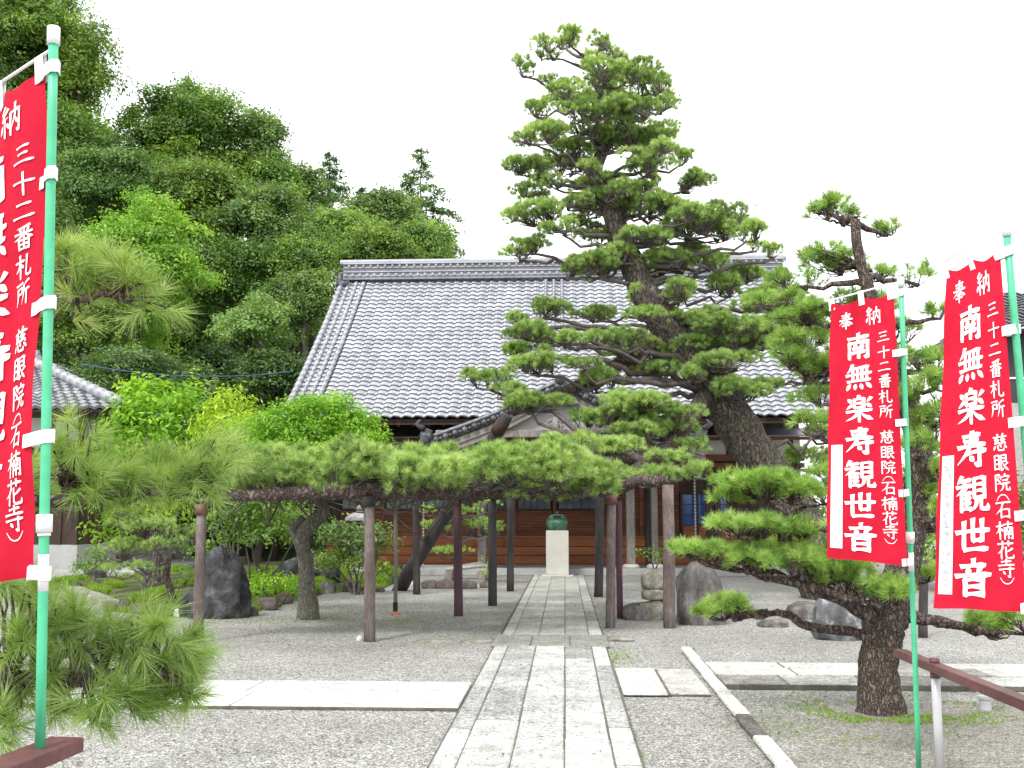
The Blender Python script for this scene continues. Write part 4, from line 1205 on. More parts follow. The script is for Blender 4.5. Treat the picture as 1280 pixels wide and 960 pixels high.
# ------------------------------------------------------------------ banner brush lettering: strokes on a 100-unit square, y downwards
G = {
'奉': 'h 22 20 78 16;h 26 33 74 29;h 8 48 93 42;p 50 3 48 30 36 50 6 74;n 54 46 70 60 95 73;h 32 66 66 63;h 25 80 75 77;v 49 54 49 99',
'納': 'p 26 3 10 22 26 25;p 40 13 12 43 42 38;v 26 42 26 97;d 14 58 5 82;d 36 57 46 73;v 53 30 53 97;h 53 30 92 26;k 92 26 92 92 80 85;p 72 3 72 40 58 76;n 72 44 80 58 88 68',
'南': 'h 12 20 88 15;v 50 0 50 34;v 17 36 17 97;h 17 37 84 33;k 84 33 84 95 70 88;d 35 41 42 53;p 66 39 57 53;h 31 59 70 56;h 27 74 74 71;v 51 57 51 95',
'無': 'p 28 1 20 20 8 32;h 24 17 87 12;h 5 42 96 36;h 10 66 92 61;v 29 17 29 65;v 46 16 46 64;v 62 15 62 63;v 79 13 79 62;d 20 75 7 97;d 38 76 36 96;d 56 75 62 95;d 76 73 94 93',
'楽': 'p 50 0 42 13;v 33 14 33 47;h 33 15 67 12;v 67 12 67 46;h 33 30 66 29;h 33 46 67 45;d 10 13 23 27;p 26 34 6 50;p 92 10 77 25;d 75 32 92 46;h 6 61 94 56;v 50 46 50 99;p 48 60 32 80 4 94;n 53 60 70 78 97 92',
'寿': 'h 22 14 78 9;h 26 28 72 24;h 6 43 94 37;p 52 0 45 36 30 62 4 90;h 34 60 96 54;k 75 44 75 95 58 87;d 43 69 55 82',
'観': 'p 18 0 4 22;h 14 14 46 10;h 2 31 50 26;p 28 14 22 34 2 54;v 17 46 17 99;p 30 31 18 50;h 17 50 47 47;h 17 63 45 61;h 17 76 45 74;h 17 92 50 90;v 32 48 32 91;v 56 8 56 62;h 56 8 88 5;v 88 5 88 61;h 56 25 87 23;h 56 42 87 40;h 56 60 88 58;p 64 62 60 82 42 98;k 77 61 77 90 97 90 97 76',
'世': 'h 2 41 98 33;v 24 11 24 86;h 24 88 92 84;v 50 3 50 64;v 77 4 77 63;h 50 63 77 61',
'音': 'v 50 -2 50 15;h 16 19 84 14;d 32 23 39 39;p 69 21 60 39;h 2 45 98 39;v 27 54 27 99;h 27 55 75 52;v 75 52 75 99;h 27 74 75 72;h 27 94 75 92',
'三': 'h 20 22 78 16;h 28 51 72 46;h 6 85 95 78',
'十': 'h 6 47 94 40;v 50 4 50 98',
'二': 'h 20 26 80 20;h 4 79 96 72',
'番': 'p 78 1 44 9 18 12;d 30 15 37 27;p 71 13 62 27;h 8 35 92 30;v 50 8 50 54;p 46 34 30 48 4 58;n 54 34 72 46 96 54;v 25 60 25 99;h 25 61 75 58;v 75 58 75 99;h 25 78 75 76;h 25 96 75 94;v 50 59 50 95',
'札': 'h 2 30 48 25;v 26 2 26 98;p 25 32 18 52 2 70;d 31 40 44 55;k 64 4 64 84 78 92 96 90 96 70',
'所': 'h 4 12 48 7;h 12 28 44 25;v 43 25 43 51;h 12 51 44 49;p 13 28 12 62 2 95;p 92 2 60 17;p 60 17 60 52 46 95;h 62 43 98 38;v 81 42 81 99',
'慈': 'd 29 1 37 13;p 72 0 62 12;h 4 21 96 16;p 30 22 14 37 30 39;p 40 33 14 56 40 52;d 36 46 46 60;p 71 20 55 37 71 39;p 82 32 55 56 79 51;d 76 45 88 60;d 17 68 6 92;k 32 66 38 93 72 93 75 78;d 48 63 57 77;d 76 65 94 83',
'眼': 'v 8 10 8 90;h 8 11 36 8;v 36 8 36 89;h 8 35 36 33;h 8 59 36 57;h 8 86 36 84;h 50 10 84 7;v 84 7 84 44;h 50 26 84 25;h 50 44 84 42;k 50 10 50 94 68 80;p 94 50 74 65;n 58 46 74 72 99 95',
'院': 'v 8 8 8 99;p 8 9 34 6 18 31;p 18 31 36 48 16 60;d 66 -1 71 11;d 44 15 39 31;h 44 18 96 14;p 96 14 88 29;h 53 38 87 35;h 40 57 99 51;p 58 56 54 80 34 98;k 77 55 77 90 98 91 98 75',
'石': 'h 4 12 96 7;p 46 12 34 44 2 75;v 35 48 35 96;h 35 49 85 46;v 85 46 85 96;h 35 89 85 87',
'楠': 'h 0 28 42 23;v 22 2 22 99;p 21 30 14 52 -2 68;d 27 40 40 55;h 46 18 99 13;v 72 0 72 31;v 50 36 50 99;h 50 37 97 34;k 97 34 97 95 86 88;d 61 41 66 53;p 85 39 79 53;h 57 58 89 56;h 56 73 91 70;v 73 57 73 95',
'花': 'h 4 18 96 13;v 32 2 32 29;v 68 0 68 28;p 36 31 22 56 2 70;v 24 54 24 99;p 90 41 70 54 48 63;k 52 34 52 86 62 95 95 92 97 74',
'寺': 'h 22 14 78 9;v 50 -2 50 33;h 4 35 96 29;h 8 57 94 50;k 69 42 69 97 54 89;d 29 66 41 82',
'(': 'c 10 74 28 48 50 40 72 48 90 74',
')': 'c 10 26 28 52 50 60 72 52 90 26',
}
PROF = {'h': [1.05, 0.72, 0.70, 0.80, 1.25, 0.7], 'v': [1.15, 0.95, 0.85, 0.9, 1.0, 0.75], 'p': [1.15, 1.05, 0.9, 0.62, 0.15], 'n': [0.35, 0.6, 0.95, 1.4, 0.2],
        'd': [0.35, 0.95, 1.3, 1.15, 0.45], 'k': [1.1, 0.9, 0.9, 1.0, 1.1, 0.95, 0.25], 'c': [0.25, 0.5, 0.55, 0.5, 0.25]}
def strokes(ch):
    for s in G[ch].split(';'):
        a = s.split(); xs = [float(v) for v in a[1:]]
        yield a[0], list(zip(xs[0::2], xs[1::2]))
def banner(label, pole_b, pole_t, corners, pole_r, seed, bar, strip_scribble=True, ph=0.0):
    TL, TR, BL, BR = [np.array(c[:]) for c in corners]
    t = thing('nobori_banner', label, 'banner', pole_b, 'red temple banners')
    nrm = np.cross(TR - TL, BL - TL); nrm /= np.linalg.norm(nrm)
    if nrm[1] > 0: nrm = -nrm
    W_, H_ = np.linalg.norm(TR - TL), np.linalg.norm(BR - TR)
    def S(u, v, off=0.0):
        p = (TL * (1 - u) + TR * u) * (1 - v) + (BL * (1 - u) + BR * u) * v
        w = 0.013 * math.sin(6.28 * (u * 0.9 + v * 1.3) + ph) + 0.008 * math.sin(6.28 * (u * 1.9 - v * 0.7) + ph * 2) + 0.004 * math.sin(6.28 * (u * 2.7 + v * 3.1) + ph * 3) + 0.010 * math.exp(-v * 14) * math.sin(u * 25)
        w += 0.010 * mnoise.noise(Vector((u * 2.2 + seed, v * 3.5, ph))) + 0.005 * mnoise.noise(Vector((u * 6 + v * 3, v * 11, ph + seed)))
        return p + nrm * ((w * W_ / 0.5) + off)
    V, F = [], []
    nu, nv = 28, 70
    for j in range(nv + 1):
        for i in range(nu + 1):
            u, v = i / nu, j / nv
            sag = 0.016 * abs(math.sin(u * 2 * math.pi)) * max(0, 1 - v * 5)
            edge = 0.008 * math.sin(v * 21 + ph) * (1 - u) ** 3
            V.append(S(u + edge, v + sag + (0.0015 * math.sin(u * 9 + ph) if j == nv else 0)))
    for j in range(nv):
        for i in range(nu):
            a = j * (nu + 1) + i; F.append((a, a + 1, a + nu + 2, a + nu + 1))
    o = MB(); o.add(V, F); cloth = o.build('cloth', M['cloth'], t, True)
    # lettering
    o = MB(); lift = [0.0042]
    def put(ch, uc, vc, su, sv, wt):
        for kd, pts in strokes(ch):
            P = smooth_line([(x, y, 0) for x, y in pts], 6) if kd in 'pnc' and len(pts) > 2 else None
            if P is None:
                P = []
                for a, b in zip(pts[:-1], pts[1:]):
                    for q in range(6): P.append((a[0] + (b[0] - a[0]) * q / 6, a[1] + (b[1] - a[1]) * q / 6, 0))
                P.append((*pts[-1], 0))
                if kd in 'hd':
                    n_ = len(P); P = [(x, y - 1.6 * math.sin(math.pi * i / (n_ - 1)), 0) for i, (x, y, _) in enumerate(P)]
            n_ = len(P); wd = np.interp(np.linspace(0, 1, n_), np.linspace(0, 1, len(PROF[kd])), PROF[kd]) * wt
            V, F = [], []
            for i in range(n_):
                a, b = P[max(i - 1, 0)], P[min(i + 1, n_ - 1)]
                dx, dy = b[0] - a[0], b[1] - a[1]; l = math.hypot(dx, dy) or 1
                nx_, ny_ = -dy / l, dx / l
                ex = 0
                if i == 0: ex = -0.3 * wd[i]
                if i == n_ - 1: ex = 0.3 * wd[i]
                for sg in (-1, 1):
                    x = P[i][0] + nx_ * sg * wd[i] / 2 + dx / l * ex * (1 if sg < 0 else 0.2); y_ = P[i][1] + ny_ * sg * wd[i] / 2 + dy / l * ex * (1 if sg < 0 else 0.2)
                    V.append(S(uc + (x / 100 - 0.5) * su, vc + (y_ / 100 - 0.5) * sv, lift[0]))
                if i: F.append((2 * i - 2, 2 * i - 1, 2 * i + 1, 2 * i))
            o.add(V, F); lift[0] += 0.00012
        lift[0] = 0.0042
    put('奉', 0.25, 0.082, 0.235, 0.068, 9.5); put('納', 0.67, 0.080, 0.235, 0.070, 9.0)
    for ch, v in zip('南無楽寿観世音', (0.188, 0.308, 0.430, 0.554, 0.680, 0.797, 0.914)):
        put(ch, 0.435, v, 0.405, 0.102, 13.5 if ch in '南世寿音' else 11.2)
    for ch, v in zip('三十二番札所慈眼院(石楠花寺)', (0.165, 0.225, 0.280, 0.334, 0.392, 0.447, 0.541, 0.597, 0.652, 0.690, 0.727, 0.783, 0.836, 0.886, 0.922)):
        put(ch, 0.81, v, 0.19, 0.049, 9.5)
    o.build('lettering', M['white_cloth'], cloth)
    o = MB()
    V, F = [], []
    for j in range(31):
        v = 0.565 + 0.395 * j / 30
        V += [S(0.045, v, 0.004), S(0.1225, v, 0.004), S(0.20, v, 0.004)]
        if j: F += [(3 * j - 3, 3 * j - 2, 3 * j + 1, 3 * j), (3 * j - 2, 3 * j - 1, 3 * j + 2, 3 * j + 1)]
    o.add(V, F); st = o.build('name_strip', M['white_cloth'], cloth)
    if strip_scribble:                               # unreadable faded handwriting, pen marks only
        o = MB(); rg = random.Random(seed)
        for q in range(13):
            vc = 0.60 + 0.027 * q
            for k in range(5):
                u0, v0 = 0.122 + rg.uniform(-0.035, 0.035), vc + rg.uniform(-0.009, 0.009)
                a = rg.choice([0, 0.15, 1.45, 2.2, 0.9]); l = rg.uniform(0.2, 0.5)
                du, dv = math.cos(a) * 0.08 * l, math.sin(a) * 0.02 * l
                wu, wv = -math.sin(a) * 0.007, math.cos(a) * 0.0017
                o.add([S(u0 - du - wu, v0 - dv - wv, 0.0056 + k * 1e-4), S(u0 - du + wu, v0 - dv + wv, 0.0056 + k * 1e-4), S(u0 + du + wu, v0 + dv + wv, 0.0056 + k * 1e-4), S(u0 + du - wu, v0 + dv - wv, 0.0056 + k * 1e-4)], [(0, 1, 2, 3)])
        o.build('faded_handwriting', M['ink_pale' if seed == 3 else 'ink'], st)
    # pole
    pb, pt = Vector(pole_b), Vector(pole_t)
    o = MB(); o.tube([pb.lerp(pt, i / 8) for i in range(9)], pole_r, 14); pole = o.build('pole', M['green_pole'], t, True)
    def on_pole(zv):
        k = (zv - pb.z) / (pt.z - pb.z); return pb.lerp(pt, k)
    o = MB(); e = (pt - pb).normalized()
    o.tube([pt - e * 0.03, pt + e * 0.035], pole_r * 1.35, 14); o.build('pole_cap', M['white_plastic'], pole, True)
    o = MB(); q = on_pole(S(1, 0.90)[2]); o.tube([q - e * 0.03, q + e * 0.03], pole_r * 1.6, 14); o.tube([q - e * 0.042, q - e * 0.031], pole_r * 1.3, 14); o.build('pole_joint', M['white_plastic'], pole, True)
    q = on_pole(S(1, 0.985)[2]); o = MB(); o.tube([q - e * 0.07, q + e * 0.05], pole_r * 1.03, 14); o.build('pole_sleeve', M['white_plastic'], pole, True)
    # cross bar
    o = MB(); b0_, b1_ = Vector(bar[0]), Vector(bar[1]); o.tube([b0_, b1_], 0.006, 8); o.build('crossbar', M['white_plastic'], t, True)
    for u in (0.03, 0.5, 0.95):                      # loops over the bar
        o = MB(); c = Vector(S(u, 0.0)); k = min(max((c - b0_).dot((b1_ - b0_).normalized()) / (b1_ - b0_).length, 0), 1); q = b0_.lerp(b1_, k)
        hw = 0.045
        A = [S(u - hw, 0.030, 0.003), S(u + hw, 0.030, 0.003)]
        up = np.array([0, 0, 0.009]); sd = (TR - TL) / W_ * hw * W_
        Bq = [np.array(q[:]) - sd + nrm * 0.009, np.array(q[:]) + sd + nrm * 0.009]
        Tq = [np.array(q[:]) - sd + up, np.array(q[:]) + sd + up]
        Kq = [np.array(q[:]) - sd - nrm * 0.009, np.array(q[:]) + sd - nrm * 0.009]
        Cq = [S(u - hw, 0.030, -0.004), S(u + hw, 0.030, -0.004)]
        o.add(A + Bq + Tq + Kq + Cq, [(0, 1, 3, 2), (2, 3, 5, 4), (4, 5, 7, 6), (6, 7, 9, 8)])
        o.build('loop', M['white_cloth'], t)
    for v in (0.018, 0.235, 0.490, 0.745, 0.985):    # side tabs round the pole
        o = MB(); a = Vector(S(0.935, v)); a0 = Vector(S(0.985, v)); q = on_pole(S(1, v)[2] + (0.01 if v < 0.9 else -0.01))
        hh = 0.023; nn = Vector(nrm) * (pole_r + 0.004); ex = (q - a).normalized() * (pole_r + 0.008)
        up = Vector((0, 0, hh)); tw = Vector((0, 0, 0.012)) if v > 0.9 else Vector((0, 0, 0))
        a1 = a + Vector(nrm) * 0.006 - tw; am = a0 + Vector(nrm) * 0.010 - tw * 0.6; a2 = a - Vector(nrm) * 0.005 - tw
        P_ = [a1, am, q - ex * 0.6 + nn, q + ex * 0.6 + nn, q + ex * 1.25, q + ex * 0.6 - nn, q - ex * 0.6 - nn, a2]
        V = [tuple(p - up) for p in P_] + [tuple(p + up) for p in P_]
        n_ = len(P_); o.add(V, [(i, i + 1, n_ + i + 1, n_ + i) for i in range(n_ - 1)])
        o.build('tab', M['white_cloth'], t)
    return t
# middle banner
d = 6.5
banner('red banner with white characters, the smallest of three, its white strip nearly blank', g(1149, 969), at(1126, 353, d),
       [at(1038, 380, d + 0.14), at(1117, 363, d + 0.03), at(1033, 697, d + 0.12), at(1134, 707, d + 0.02)], 0.0165, 3, (at(1032, 377, d + 0.14), at(1129, 351, d + 0.02)), True, 0.4)
d = 4.6
banner('red banner with white characters and grey handwriting on its white strip', g(1331, 1104), at(1258, 287, d),
       [at(1183, 337, d + 0.14), at(1250, 311, d + 0.03), at(1167, 760, d + 0.12), at(1284, 765, d + 0.02)], 0.0165, 5, (at(1178, 328, d + 0.14), at(1266, 281, d + 0.02)), True, 1.7)
ZL = 0.90
bl = g(50, 935, ZL)
d = bl.dot(_fw)
banner('red banner whose thick green pole stands on the flat brown plank rail', bl, at(67, 46, d),
       [at(-52, 152, d + 0.22), at(57, 82, d + 0.02), at(-66, 736, d + 0.18), at(41, 722, d + 0.02)], 0.0165, 8, (at(-60, 143, d + 0.24), at(64, 62, d + 0.02)), True, 3.0)

# ------------------------------------------------------------------ barrier rails
def rail(label, e, nearp, zt, w, h, posts):
    e, nearp = Vector(e), Vector(nearp)
    dr = (e - nearp).normalized()
    t = thing('barrier_rail', label, 'barrier', (e.x, e.y, 0))
    far_end, near_end = e, e - dr * ((e - nearp).length + 1.6)
    o = MB(); o.beam(near_end, far_end, w, h); ob = o.build('rail_beam', M['rail_paint'], t)
    md = ob.modifiers.new('edge', 'BEVEL'); md.width = 0.006; md.segments = 2
    for s in posts:
        p = e - dr * s
        po = MB(); po.tube([(p.x, p.y, -0.05), (p.x, p.y, zt - h - 0.002)], 0.0275, 14); po_ = po.build('rail_post', M['grey_paint'], t, True)
        c = MB(); c.tube([(p.x, p.y, zt + 0.001), (p.x, p.y, zt + 0.035)], 0.031, 14); c.tube([(p.x, p.y, zt - h - 0.03), (p.x, p.y, zt - h - 0.001)], 0.032, 14); c.build('post_cap', M['rail_paint'], po_, True)
zr = 0.72
e = g(1124, 816, zr - 0.02); n_ = g(1280, 879, zr - 0.02)
pp_ = g(1182, 834, zr - 0.02)
rail('brown painted rail on a grey post running out of the picture at the lower right', e, n_, zr, 0.085, 0.055, ((e - pp_).length, (e - pp_).length + 2.4))
e = g(84, 930, ZL - 0.025); n_ = g(-6, 966, ZL - 0.025)
rail('flat brown plank rail under the green pole at the lower left corner', e, n_, ZL, 0.125, 0.05, (0.75,))

# ------------------------------------------------------------------ stones
def dist(p): return Vector(p).dot(_fw)
def rock_px(name, label, px, pyb, wpx, hpx, seed, mat='rock', depth_k=0.7, group=None, cat='rock', **kw):
    p = g(px, pyb - 2); d = dist(p); s = ppm(d)
    return rock(name, label, (p.x, p.y + wpx * s * 0.25, -0.02), (wpx * s * 0.56, wpx * s * 0.56 * depth_k, hpx * s * 1.02), seed, mat, cat, group, **kw)
rock_px('garden_rock', 'tall pointed dark rock standing behind the farthest left post', 268, 776, 78, 88, 11, 'rock', 0.6, peak=0.42, sub=4, amp=0.26, lean=(0.06, 0))
rock_px('garden_rock', 'small grey rock leaning on the left foot of the tall dark rock', 236, 774, 34, 36, 12, 'rock', peak=0.3)
rock_px('garden_rock', 'broad dark purple-grey rock lying behind the twisted grey trunk', 380, 741, 84, 46, 13, 'rock', 0.5, sub=4, peak=0.1)
rock_px('garden_rock', 'rounded grey boulder just right of the twisted grey trunk', 407, 744, 22, 15, 14, 'rock_pale')
rock_px('garden_rock', 'small reddish rock right of the rounded grey boulder', 437, 742, 20, 14, 15, 'rock_brown')
rock_px('garden_rock', 'dark rounded rock in the moss near the side house', 116, 735, 30, 24, 16, 'rock')
rock_px('garden_rock', 'little dark stone at the upper end of the pale edging slabs', 94, 741, 14, 12, 17, 'rock')
o = thing('edging_slab', 'long pale cut stone edging the mossy bed below the side house', 'edging stone', g(112, 755))
mb = MB(); a, b = g(92, 744), g(138, 764)
mb.beam((a.x, a.y, 0.08), ((a.x + b.x) / 2 - 0.02, (a.y + b.y) / 2, 0.08), 0.28, 0.22, 0.5); mb.beam(((a.x + b.x) / 2 + 0.02, (a.y + b.y) / 2, 0.075), (b.x, b.y, 0.075), 0.30, 0.23, 0.6)
ob = mb.build('slab_pair', M['stone_cut'], o); md = ob.modifiers.new('edge', 'BEVEL'); md.width = 0.02; md.segments = 2
EL = 'low rough brown stone in the edging row of the mossy bed'
for i, (px, py, w, h, m) in enumerate([(152, 766, 18, 14, 'rock_brown'), (172, 769, 20, 13, 'rock_brown'), (192, 771, 20, 13, 'rock_brown'), (208, 773, 16, 11, 'rock_brown'),
                                       (312, 772, 20, 13, 'rock_brown'), (330, 765, 32, 16, 'rock_brown'), (352, 757, 24, 15, 'rock_brown'), (455, 742, 14, 8, 'rock_brown'), (474, 742, 14, 7, 'rock_brown'),
                                       (536, 738, 22, 12, 'rock_brown'), (556, 738, 26, 12, 'rock_brown'), (584, 738, 26, 11, 'rock_brown'), (608, 737, 20, 9, 'rock_brown')]):
    rock_px('edging_stone', EL, px, py, w, h, 30 + i, m, 0.8, 'edging stones of the mossy bed', 'edging stone', sub=2)
rock_px('white_stone', 'small cream white stone at the end of the edging row by the tall dark rock', 222, 774, 15, 12, 50, 'pedestal', cat='stone', sub=2)
rock_px('white_stone', 'small white stone alone on the gravel left of the pale brown post', 449, 803, 9, 8, 51, 'pedestal', cat='stone', sub=2)
rock_px('white_stone', 'little white stone behind the foot of the leaning log', 513, 735, 11, 7, 52, 'pedestal', cat='stone', sub=2)
rock_px('standing_rock', 'upright grey-brown rock behind the thick brown post', 879, 784, 66, 74, 18, 'rock_pale', 0.6, sub=4, amp=0.14, peak=0.08)
rock_px('veined_rock', 'dark rock with bright white veins under the front pine branches', 1056, 803, 68, 54, 19, 'rock_vein', 0.7, sub=4, amp=0.2)
rock_px('flat_rock', 'pale flat rock behind the low branch of the front pine', 1008, 776, 52, 20, 20, 'rock_pale', 0.7)
rock_px('flat_rock', 'low grey flat stone just left of the veined rock', 968, 786, 40, 10, 24, 'rock_pale', 0.8)
rock_px('stepping_stone', 'flat dark flagstone laid just left of the path crossing', 540, 805, 52, 4, 21, 'stone_cut', 1.0, cat='stone')
rock_px('stepping_stone', 'pale flagstone touching the left end of the path crossing', 596, 805, 46, 4, 22, 'stone_cut', 1.0, cat='stone')
rock_px('stepping_stone', 'small pale flagstone at the right end of the path crossing', 775, 803, 38, 6, 23, 'stone_cut', 1.0, cat='stone')
# stacked stones right of the path
p = g(815, 776); s = ppm(dist(p))
rock('stacked_stone', 'mossy squat block at the bottom of the stone stack', (p.x + 0.05, p.y + 0.25, -0.02), (0.34, 0.26, 26 * s), 61, 'stone_cut', 'stone', 'stacked garden stones')
rock('stacked_stone', 'rough mossy lump left of the stone stack at ground level', (p.x - 0.24, p.y + 0.2, -0.02), (0.26, 0.2, 22 * s), 62, 'rock_pale', 'stone', 'stacked garden stones')
rock('stacked_stone', 'flat pale slab in the middle of the stone stack', (p.x + 0.08, p.y + 0.25, 25 * s), (0.28, 0.22, 14 * s), 63, 'stone_cut', 'stone', 'stacked garden stones', amp=0.12)
rock('stacked_stone', 'smooth rounded stone on top of the stone stack', (p.x + 0.08, p.y + 0.25, 38 * s), (0.27, 0.22, 24 * s), 64, 'stone_cut', 'stone', 'stacked garden stones', amp=0.06)
# stone lantern
lb = g(448, 734); d = dist(lb) + 0.6; lb = Vector(at(448, 720, d)); lb.z = bed_z(lb.x, lb.y) - 0.02
s = ppm(d); zt_ = at(448, 633, d).z
ln = thing('stone_lantern', 'weathered pale stone lantern behind the pale brown post, half hidden in shrubs', 'lantern', lb)
H_ = zt_ - lb.z
def sq(mb, prof, c, sides=6):
    mb.lathe(c, prof, sides)
o = MB(); sq(o, [(0.30, 0), (0.30, 0.10), (0.20, 0.18)], lb); o.build('base', M['lantern'], ln)
o = MB(); o.lathe((lb.x, lb.y, lb.z + 0.18), [(0.12, 0), (0.11, H_ * 0.2), (0.12, H_ * 0.42)], 14); o.build('shaft', M['lantern'], ln, True)
zc = lb.z + 0.18 + H_ * 0.42
o = MB(); sq(o, [(0.14, 0), (0.26, 0.06), (0.27, 0.12), (0.2, 0.125)], (lb.x, lb.y, zc)); o.build('platform', M['lantern'], ln)
o = MB(); sq(o, [(0.19, 0), (0.20, 0.02), (0.20, 0.27), (0.18, 0.28)], (lb.x, lb.y, zc + 0.126)); fb = o.build('fire_box', M['lantern'], ln)
o = MB(); o.box((lb.x - 0.07, lb.y - 0.185, zc + 0.19), (lb.x + 0.07, lb.y - 0.15, zc + 0.34)); o.box((lb.x + 0.11, lb.y - 0.14, zc + 0.19), (lb.x + 0.19, lb.y - 0.06, zc + 0.34)); o.build('opening', M['black'], fb)
zc += 0.407
o = MB(); sq(o, [(0.30, 0), (0.36, 0.02), (0.34, 0.09), (0.2, 0.19), (0.09, 0.24)], (lb.x, lb.y, zc)); o.build('roof_cap', M['lantern'], ln)
o = MB(); o.lathe((lb.x, lb.y, zc + 0.24), [(0.07, 0), (0.09, 0.05), (0.07, 0.11), (0.01, 0.16)], 12); o.build('jewel', M['lantern'], ln, True)
# bits and pieces
a, b = at(100, 455, 26), at(366, 464, 30)
o = MB(); pts = []
for i in range(25):
    k = i / 24; q = a.lerp(b, k); q.z -= 0.55 * 4 * k * (1 - k) * 0.42; pts.append(q)
o.tube(pts, 0.014, 6); tag(o.build('cable', M['cable'], None, True), 'thin blue cable slung from the side house to the hall roof', 'cable')
p = g(1232, 887)
pc_ = thing('pipe_stub', 'short grey capped pipe stub rising from the gravel behind the brown rail', 'pipe', p)
o = MB(); o.lathe(p, [(0.05, 0), (0.05, 0.09), (0.062, 0.092), (0.062, 0.115), (0.05, 0.12)], 16); o.build('stub', M['grey_paint'], pc_)
q = at(945, 300, 40); q.z = 0
an = thing('antenna', 'thin aerial mast against the white sky right of the big pine', 'antenna', q)
zt_ = at(945, 254, 40).z
o = MB(); o.tube([(q.x, q.y, 0), (q.x, q.y, zt_)], 0.025, 6); o.build('mast', M['grey_paint'], an)
o = MB(); o.tube([(q.x - 0.15, q.y, zt_), (q.x + 0.4, q.y, zt_ - 0.25)], 0.015, 5)
for k in range(4): o.tube([(q.x - 0.1 + 0.15 * k, q.y - 0.25, zt_ - 0.03 - 0.068 * k), (q.x - 0.1 + 0.15 * k, q.y + 0.25, zt_ - 0.03 - 0.068 * k)], 0.01, 5)
o.build('aerial', M['grey_paint'], an)
# timber trestle with poles lying before the hall, left of the path
p = at(590, 716, 27.2)
tr = thing('pole_pile', 'small heap of grey poles resting on a block in front of the hall', 'poles', (p.x, p.y, 0))
for k in range(3):
    o = MB(); a, b = at(557 + 3 * k, 712 - k, 27.2 + k * 0.1), at(607 - 2 * k, 707 - 1.5 * k, 27.3 + k * 0.1); o.tube([a, b], 0.05, 8); o.build('pole', M['wood_grey'] if k else M['concrete'], tr, True)
for px in (562, 602):
    o = MB(); q = at(px, 712, 27.3); o.bbox((q.x - 0.12, q.y - 0.2, 0), (q.x + 0.12, q.y + 0.25, max(q.z - 0.06, 0.06)), 0.01); o.build('block', M['wood_grey'], tr)
# ------------------------------------------------------------------ the big cloud-pruned pine
D0 = 21.0
tr_px = [(1046, 752), (1012, 680), (985, 625), (955, 583), (930, 546), (906, 506), (880, 470), (850, 430), (826, 400), (803, 362), (790, 330), (776, 300), (766, 270), (752, 238), (744, 212), (756, 182), (760, 152), (748, 112), (736, 72)]
tr_r = [0.62, 0.50, 0.46, 0.44, 0.43, 0.42, 0.38, 0.35, 0.32, 0.29, 0.26, 0.235, 0.215, 0.175, 0.155, 0.115, 0.09, 0.065, 0.04]
tpts = [at(x, y, D0) for x, y in tr_px]
tpts[0].z = -0.1
big = thing('cloud_pine', 'huge cloud-pruned pine leaning left over the path and towering above the hall roof', 'pine tree', (tpts[0].x, tpts[0].y, 0))
tl = smooth_line(tpts, 4)
tk = MB(); tk.tube(tl, interp_r(tr_r, len(tl)), 18, rough=0.07)
tk.build('trunk', M['bark_mossy'], big, True)
cr, tw = MB(), MB()
rng = np.random.default_rng(21)
pads = [(712,46,20,12),(690,64,28,12),(750,54,16,12),(764,66,20,14),(784,82,22,12),(660,88,18,13),(695,106,22,10),(768,100,46,15),(812,108,28,14),(828,128,20,12),(714,122,32,14),(727,143,36,14),(674,138,20,13),
 (788,141,38,15),(738,165,30,12),(670,172,36,14),(708,197,34,13),(802,172,45,15),(812,190,34,10),(838,168,20,10),(664,214,36,9),(662,240,22,8),(690,228,22,8),(815,212,34,11),(848,200,20,11),(862,232,28,14),(802,238,22,9),
 (768,250,40,13),(815,262,42,13),(721,257,28,9),(674,270,42,13),(892,280,52,20),(933,293,26,13),(850,272,34,13),(661,310,24,11),(704,288,26,9),(966,316,17,9),
 (732,336,44,15),(833,331,44,13),(778,322,30,11),(927,345,28,13),(833,366,50,10),(911,362,28,13),(885,330,22,12),
 (685,390,30,12),(646,402,16,8),(669,418,34,12),(657,440,28,10),(716,428,24,11),(677,460,38,13),(611,477,30,13),(728,457,22,9),(630,492,24,10),(665,508,44,12),
 (794,444,55,15),(825,466,36,12),(755,480,32,15),(899,437,72,18),(954,428,42,14),(919,455,56,12),(870,470,26,10),
 (966,384,40,14),(1000,400,46,16),(1009,424,40,14),(1005,470,38,15),(927,492,44,14),(955,486,24,10),
 (806,507,50,11),(778,522,40,13),(825,540,40,14),(740,530,28,13),(765,500,24,9),
 (843,596,28,10),(810,600,34,12),(875,592,22,9),(1012,578,48,14),(1035,545,26,12),
 (758,182,26,10),(752,232,28,9),(775,268,26,10),(760,128,30,11),(800,300,36,11),(752,300,26,9),(735,212,18,8),(848,330,30,10),(812,395,26,9),(770,425,34,11),(742,396,26,9),(868,402,40,12),(912,412,40,12),(850,520,30,11)]
